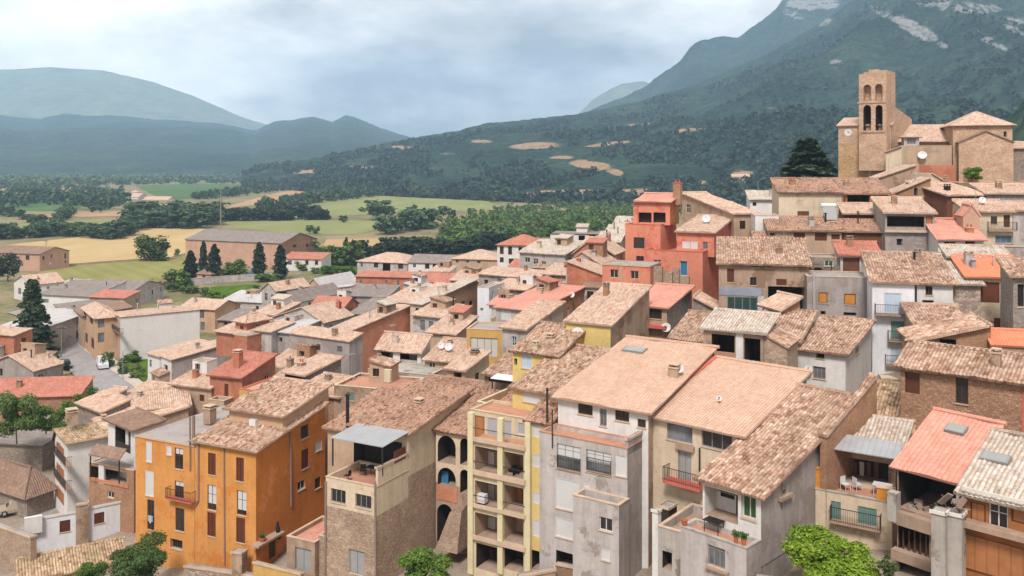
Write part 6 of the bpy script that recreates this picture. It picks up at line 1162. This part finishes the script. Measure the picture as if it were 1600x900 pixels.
wall_px('long pale stone wall between the gardens and the green field',[(255,452),(300,446),(360,441),(425,438)],0,2.2,'greylight',.4,'coping')
wall_px('dark stone field wall along the golden field edge',[(75,418),(180,410),(265,404)],0,.8,'stone',.5)
h=House('stone retaining wall behind the lime green tree',name='retaining_wall',cat='wall'); h.block((1180,905),53.5,bx=1400,ang=-20,D=.8,roof=('flat',.02),wall='rubble',coping='coping')
# poles
def pole(label,px,pyb,pyt,r=.12,arms=True):
    p=onz(px,pyb); hgt=(pyb-pyt)*p.y/F; mb=MB(); mb.tube((0,0,-.2),(0,0,hgt),r*1.3,r*.8,7)
    e=empty('utility_pole',p,random.uniform(-.3,.3)); tag(e,label,'pole'); mb.build('shaft',['stonegrey'],e)
    if arms: a=MB(); a.box(-1,-.06,hgt-.7,1,.06,hgt-.55); [a.tube((x,0,hgt-.55),(x,0,hgt-.35),.05,.04,6,1) for x in(-.85,0,.85)]; a.build('crossarm',['iron','white_plastic'],e)
pole('thin utility pole at the edge of the golden field',72,418,374); pole('tall pylon pole rising before the far green field',345,362,288,.25); pole('utility pole in the lane beside the road houses',96,560,508,.08)
def lamp(label,px,pyb,pyt):
    p=onz(px,pyb,.3); hgt=(pyb-pyt)*p.y/F; e=empty('street_lamp',p,-.5); tag(e,label,'street lamp'); mb=MB(); mb.tube((0,0,-.1),(0,0,hgt),.07,.05,7); mb.tube((0,0,hgt),(.9,0,hgt+.25),.04,.03,6); mb.build('post',['frame_grey'],e); l=MB(); l.box(.8,-.12,hgt+.2,1.35,.12,hgt+.3); l.build('lamp_head',['pipe_steel'],e)
lamp('street lamp on the pavement near the white van',192,592,548); lamp('street lamp farther along the road pavement',120,530,498)
# terrace furniture
def chair(label,b,u,v,z,rz,mat='black',group=None):
    w=b.M0@Vector((u,v,z)); e=empty('chair',w,rz); tag(e,label,'chair',group); mb=MB(); mb.box(-.24,-.24,.42,.24,.24,.47); mb.build('seat',[mat],e); m=MB(); m.box(-.24,.21,.5,.24,.25,.9); m.build('backrest',[mat],e)
    for sx in(-.22,.22):
        for sy in(-.22,.22): l=MB(); l.tube((sx,sy,0),(sx,sy,.42),.02,n=5); l.build('leg',[mat],e)
def table(label,b,u,v,z,mat='black'):
    w=b.M0@Vector((u,v,z)); e=empty('table',w,b.ang); tag(e,label,'table'); mb=MB(); mb.box(-.6,-.4,.72,.6,.4,.76); mb.build('tabletop',[mat],e)
    for sx in(-.5,.5):
        for sy in(-.32,.32): l=MB(); l.tube((sx,sy,0),(sx,sy,.72),.025,n=5); l.build('leg',[mat],e)
zf=ybf.hit('f',800,747,1)[1]
table('black table on the second floor balcony between the yellow pillars',ybf,3.6,1.1,zf); 
for k,(u,v) in enumerate(((2.8,1.0),(4.4,1.0),(3.4,1.7),(3.8,.45))): chair('black chair around the table on the yellow pillar balcony',ybf,u,v,zf,k*1.4,group='chairs on the yellow pillar balcony')
zt=t1.Z-.55; table('dark table under the grey metal canopy',t1,2.4,3.4,zt)
for k,(u,v) in enumerate(((1.6,3.0),(3.2,3.5),(1.2,1.4))): chair(('dark chair left of the canopy table','dark chair right of the canopy table','dark chair alone at the front of the cream roof terrace')[k],t1,u,v,zt,k*2.2)
zr=r2f.Z-.28; 
for k,(u,v) in enumerate(((1.6,1.6),(2.3,2.0))): chair(('white chair at the left of the metal lean-to terrace','white chair farther inside the metal lean-to terrace')[k],r2f,u,v,zr,k*1.3+.5,'white_plastic')
table('white table on the metal lean-to terrace',r2f,3.9,1.9,zr,'white_plastic')
def box_thing(label,name,cat,b,u,v,z,sx,sy,sz,mat,lid=None):
    w=b.M0@Vector((u,v,z)); e=empty(name,w,b.ang); tag(e,label,cat); mb=MB(); mb.box(-sx/2,-sy/2,0,sx/2,sy/2,sz); 
    for k in(-1,1): mb.box(-sx/2-.02,k*sy*.5-.02,sz*.2,sx/2+.02,k*sy*.5+.02,sz*.32)
    mb.build('body',[mat],e); m=MB(); m.box(-sx/2-.04,-sy/2-.05,sz+.003,sx/2+.04,sy/2+.05,sz+.06); m.build('rim',[lid or mat],e)
box_thing('ochre planter box at the right end of the lean-to terrace','planter_box','planter',r2f,r2f.W-.5,.3,zr,.9,.5,1.1,'planterwood','coping'); box_thing('tall ochre wooden cabinet at the left end of the lean-to terrace','cabinet','cabinet',r2f,.25,.4,zr,.7,.5,1.6,'planterwood')
mb=MB(); 
def pot(label,b,u,v,z,r=.18,mat='potted',plant=None):
    w=b.M0@Vector((u,v,z)); e=empty('flower_pot',w); tag(e,label,'flower pot'); mb=MB(); mb.lathe((0,0,0),[(.01,0),(r*.7,.0),(r,.32),(r*1.1,.33),(r*1.1,.4),(r*.85,.4),(r*.8,.36),(.01,.35)],12); mb.build('pot',[mat],e)
    if plant: c=link('foliage',crown_mesh('bush',260,.16,plant,7),e); c.location=(0,0,.28); c.scale=(.6,.6,.6)
zz=r1f.Z; pot('terracotta pot with flowers on the right corner of the green shutter loggia',r1f,r1f.W-.3,.2,zz+.06,.16,'potted','leaf_green'); pot('terracotta pot on the white patio pillar',r1f,.2,.15,zz+.06,.2); pot('terracotta pot next to the corner flowers of the loggia',r1f,r1f.W-.8,.15,zz+.06,.14,'potted','leaf_olive')
table('small dark table in the white loggia with the green shutter',r1f,1.7,1.2,zz-.22)
field('verge',[(44,798),(78,774),(81,777),(47,801)],'f_lime',.13)
ww=r2f.M0@Vector((.25,.55,zr)); mb=MB(); mb.tube((0,0,0),(0,0,3.6),.11,.1,8); mb.lathe((0,0,3.6),[(.1,0),(.2,.08),(.01,.22)],8); tag(mb.build('stove_pipe',['pipe_steel']),'tall grey stove pipe rising above the ochre cabinet','stove pipe'); bpy.data.objects['stove_pipe'].location=ww
t_,z_,p_=ob.hit('f',235,806,-.12); mb=MB(); 
for k in range(3): mb.box(-.32+.22*k,-.03,-.55-.15*(k%2),-.14+.22*k,.03,.0,k%2)
mb.tube((-.4,0,.01),(.4,0,.01),.015,n=5); e=mb.build('laundry',['cloth_blue','curtain']); e.location=p_; e.rotation_euler=(0,0,ob.ang); tag(e,'blue and white washing hung at the lowest left window of the orange house','laundry')
p_=ob2.hit('r',410,842,-.45)[2]; pz=ob2.M0.inverted()@p_; pot('planter with trailing leaves at the base of the orange side wall',ob2,pz.x,pz.y,pz.z-.3,.3,'potted','leaf_mid')
p_=ob2.hit('r',434,826,-.4)[2]; pz=ob2.M0.inverted()@p_
mb=MB(); mb.lathe((0,0,0),[(.3,0),(.34,.1),(.16,.5),(.22,.9),(.1,1.3),(.13,1.5),(.01,1.62)],10); e=mb.build('fountain',['black']); e.location=p_-Vector((0,0,.9)); tag(e,'black cast iron fountain column against the orange side wall','fountain')
bb=ob2.slab('r',404,446,842,.9,.2,'slabstone',name='terrace_slab')

# junk on the ruinous floor
def junk(label,b,u,v,z,n,seed,name='scrap_pile',mats=('junk','planks','pipe','stonegrey'),L=1.4):
    rng=random.Random(seed); w=b.M0@Vector((u,v,z)); e=empty(name,w,b.ang); tag(e,label,'scrap')
    for i,mn in enumerate(mats):
        mb=MB()
        for k in range(n): 
            c=Vector((rng.uniform(-.9,.9),rng.uniform(-.35,.35),rng.uniform(.05,.6))); d=Vector((rng.uniform(-1,1),rng.uniform(-.5,.5),rng.uniform(-.3,.9))).normalized()*rng.uniform(.3,L)*.5
            if i%2: mb.tube(c-d,c+d,.04,.03,5)
            else:
                a=d.orthogonal().normalized()*.16; bb=d.cross(a).normalized()*.04; mb.hexa([c-d-a-bb,c-d+a-bb,c-d+a+bb,c-d-a+bb,c+d-a-bb,c+d+a-bb,c+d+a+bb,c+d-a+bb])
        mb.build(('board','pole','sheet','block')[i],[mn],e)
zf3=r3.hit('f',1445,806,.5)[1]; junk('heap of boards and sheets on the ruinous house floor',r3,1.3,.8,zf3,3,4,L=.9); junk('smaller scrap heap farther right under the salmon roof',r3,2.6,1.0,zf3,2,8,L=.8); 
bp=[b for b in h.blocks]
pil=[x for x in HOUSES if 'ochre boarded' in x.label][0].blocks; junk('grey branches and scrap lying on the concrete pillars',pil[2],.4,.4,pil[2].Z+.05,2,5,L=1.5)
w=t1r
# ================================================================== LIGHT, AIR, CAMERA
SUN_EL=math.radians(52); SUN_AZ=math.radians(-168)   # measured from +Y (view direction), clockwise seen from above: light from behind left
sd=Vector((math.sin(SUN_AZ)*math.cos(SUN_EL),math.cos(SUN_AZ)*math.cos(SUN_EL),math.sin(SUN_EL)))
sl=bpy.data.lights.new('sun','SUN'); sl.energy=2.8; sl.angle=math.radians(13); sl.color=(1,.97,.94); so=bpy.data.objects.new('sun',sl); COL.objects.link(so); so.rotation_euler=sd.to_track_quat('Z','Y').to_euler(); so.location=(0,-50,300)
w=bpy.data.worlds.new('World'); SC.world=w; w.use_nodes=True; nt=w.node_tree; bg=nt.nodes['Background']; N=lambda t,**k:(lambda n:[setattr(n,a,b) for a,b in k.items()] and n or n)(nt.nodes.new(t))
sky=N('ShaderNodeTexSky',sky_type='NISHITA',sun_disc=False); sky.sun_elevation=SUN_EL; sky.sun_rotation=SUN_AZ; sky.dust_density=2.0; sky.air_density=1.2
tc=nt.nodes.new('ShaderNodeTexCoord'); sx=nt.nodes.new('ShaderNodeSeparateXYZ'); nt.links.new(tc.outputs['Generated'],sx.inputs[0])
def mt(op,a,b=None):
    m=nt.nodes.new('ShaderNodeMath'); m.operation=op
    for k,v in enumerate((a,b)):
        if v is None: continue
        nt.links.new(v,m.inputs[k]) if isinstance(v,bpy.types.NodeSocket) else setattr(m.inputs[k],'default_value',v)
    return m.outputs[0]
zz=mt('ADD',mt('MAXIMUM',sx.outputs[2],0.0),.34); cx=mt('DIVIDE',sx.outputs[0],zz); cy=mt('DIVIDE',sx.outputs[1],zz); cb=nt.nodes.new('ShaderNodeCombineXYZ'); nt.links.new(cx,cb.inputs[0]); nt.links.new(cy,cb.inputs[1])
def nz(scale,det,rough,off):
    mp=nt.nodes.new('ShaderNodeMapping'); nt.links.new(cb.outputs[0],mp.inputs[0]); mp.inputs['Location'].default_value=off; n=nt.nodes.new('ShaderNodeTexNoise'); nt.links.new(mp.outputs[0],n.inputs['Vector']); n.inputs['Scale'].default_value=scale; n.inputs['Detail'].default_value=det; n.inputs['Roughness'].default_value=rough; return n.outputs['Fac']
def rp(f,st):
    r=nt.nodes.new('ShaderNodeValToRGB'); nt.links.new(f,r.inputs[0]); cr=r.color_ramp
    while len(cr.elements)<len(st): cr.elements.new(.5)
    for e,(p,c) in zip(cr.elements,st): e.position=p; e.color=(*c,1)
    return r.outputs[0]
n1=nz(.8,6,.5,(3.1,1.7,0)); n2=nz(2.4,6,.58,(7.3,2.2,0)); f=mt('ADD',mt('MULTIPLY',n1,.65),mt('MULTIPLY',n2,.4))
cl=rp(f,[(.40,(.27,.28,.30)),(.49,(.58,.58,.585)),(.55,(.84,.825,.80)),(.64,(1.16,1.125,1.08))])
mul_=nt.nodes.new('ShaderNodeMix'); mul_.data_type='RGBA'; mul_.blend_type='MULTIPLY'; mul_.inputs[0].default_value=1; nt.links.new(cl,mul_.inputs[6]); CLOUD=9.6; mul_.inputs[7].default_value=(CLOUD,CLOUD,CLOUD,1); mul_.clamp_result=False
cov=rp(n1,[(.25,(.85,)*3),(.4,(1,1,1))])
mx=nt.nodes.new('ShaderNodeMix'); mx.data_type='RGBA'; nt.links.new(cov,mx.inputs[0]); nt.links.new(sky.outputs[0],mx.inputs[6]); nt.links.new(mul_.outputs[2],mx.inputs[7]); nt.links.new(mx.outputs[2],bg.inputs[0]); bg.inputs[1].default_value=.10
rh_=random.Random(41)
for b in MIDH:
    if not(92<b.Y<245) or b.W<3.2 or b.D<3.5 or b.roofspec[0]=='hip' or b.h.cat not in('house',): continue
    if rh_.random()<.42:
        w_=rh_.uniform(1.8,min(3.2,b.W*.6)); u_=rh_.uniform(.05,.95)*(b.W-w_); v_=b.D*rh_.uniform(.45,.7); up=b.hf(min(1,u_/b.W),v_/b.D)+rh_.uniform(.9,1.7)
        b.h.block(b.pt(u_,v_,up),W=w_,ang=math.degrees(b.ang),D=min(2.6,b.D*.4),roof=rh_.choice([('back',.5),('front',.5),('left',.5),('flat',.05)]),wall=rh_.choice(['beige','greylight','white','brickbrown','stonewash']),tile=rh_.choice(['pale','old','rust','whitish']),base=up+.4,over=.25,f=[(.4,-.3,min(1.2,w_-.3),-1.2,rh_.choice(['dk','wb','db']),{'m':1})])
    if rh_.random()<.38:
        w_=rh_.uniform(2.0,min(4.5,b.W*.8)); u_=rh_.uniform(0,1)*(b.W-w_); b.h.block(b.pt(u_,-1.8,-rh_.uniform(1.6,2.8)),W=w_,ang=math.degrees(b.ang),D=1.78,roof=rh_.choice([('back',.5),('flat',.35)]),wall=rh_.choice(['beige','greylight','white','cream','stonewash']),tile=rh_.choice(['pale','old','browntile']),over=.25,f=[(.5,-.5,min(1.5,w_-.3),-1.7,rh_.choice(['dk','wb','wg']),{'m':1})])
rr_=random.Random(99)
for hh in HOUSES:
    if hh.cat in('wall','church','patio','warehouse'): continue
    for b in hh.blocks[:1]:
        if b.roof is not None and not [c for c in b.roof.children if c.name.startswith('chimney')]: b.auto(rr_)
# haze
mb=MB(); mb.box(-9000,-200,-4,9000,11000,1150); hz=mb.build('haze',[]) if False else None
hm=bpy.data.materials.new('haze_air'); hm.use_nodes=True; ht=hm.node_tree; ht.nodes.remove(ht.nodes['Principled BSDF']); pv=ht.nodes.new('ShaderNodeVolumePrincipled'); pv.inputs['Color'].default_value=(.50,.74,1.0,1); pv.inputs['Density'].default_value=HAZE if 'HAZE' in globals() else .00013; pv.inputs['Anisotropy'].default_value=0.0
ht.links.new(pv.outputs[0],ht.nodes['Material Output'].inputs['Volume']); M['haze_air']=hm; mb=MB()
v=[(-7000,-200,-4),(7000,-200,-4),(7000,7600,-4),(-7000,7600,-4),(-7000,-200,840),(7000,-200,840),(7000,7600,840),(-7000,7600,840)]
me=bpy.data.meshes.new('haze'); me.from_pydata(v,[],[(3,2,1,0),(4,5,6,7),(0,1,5,4),(1,2,6,5),(2,3,7,6),(3,0,4,7)]); me.materials.append(hm); hz=link('haze',me); tag(hz,kind='stuff')
try: hm.cycles.homogeneous_volume=True
except Exception as e_: print(e_)
cd=bpy.data.cameras.new('camera'); cam=bpy.data.objects.new('camera',cd); COL.objects.link(cam); cam.location=(0,0,CZ); cam.rotation_euler=(math.pi/2,0,0); cd.sensor_width=36; cd.lens=36*F/1600; cd.shift_y=-(450-HY)/1600; cd.clip_start=.5; cd.clip_end=30000; SC.camera=cam
SC.view_settings.view_transform='Standard'; SC.view_settings.look='None'; SC.view_settings.exposure=0.60; SC.view_settings.gamma=1; SC.view_settings.use_curve_mapping=False
SC.render.engine='CYCLES'; SC.cycles.use_denoising=True; SC.cycles.max_bounces=6; SC.cycles.diffuse_bounces=3; SC.cycles.volume_bounces=2; SC.cycles.transparent_max_bounces=4; SC.cycles.caustics_reflective=False; SC.cycles.caustics_refractive=False
print('objects',len(bpy.data.objects),'houses',len(HOUSES))
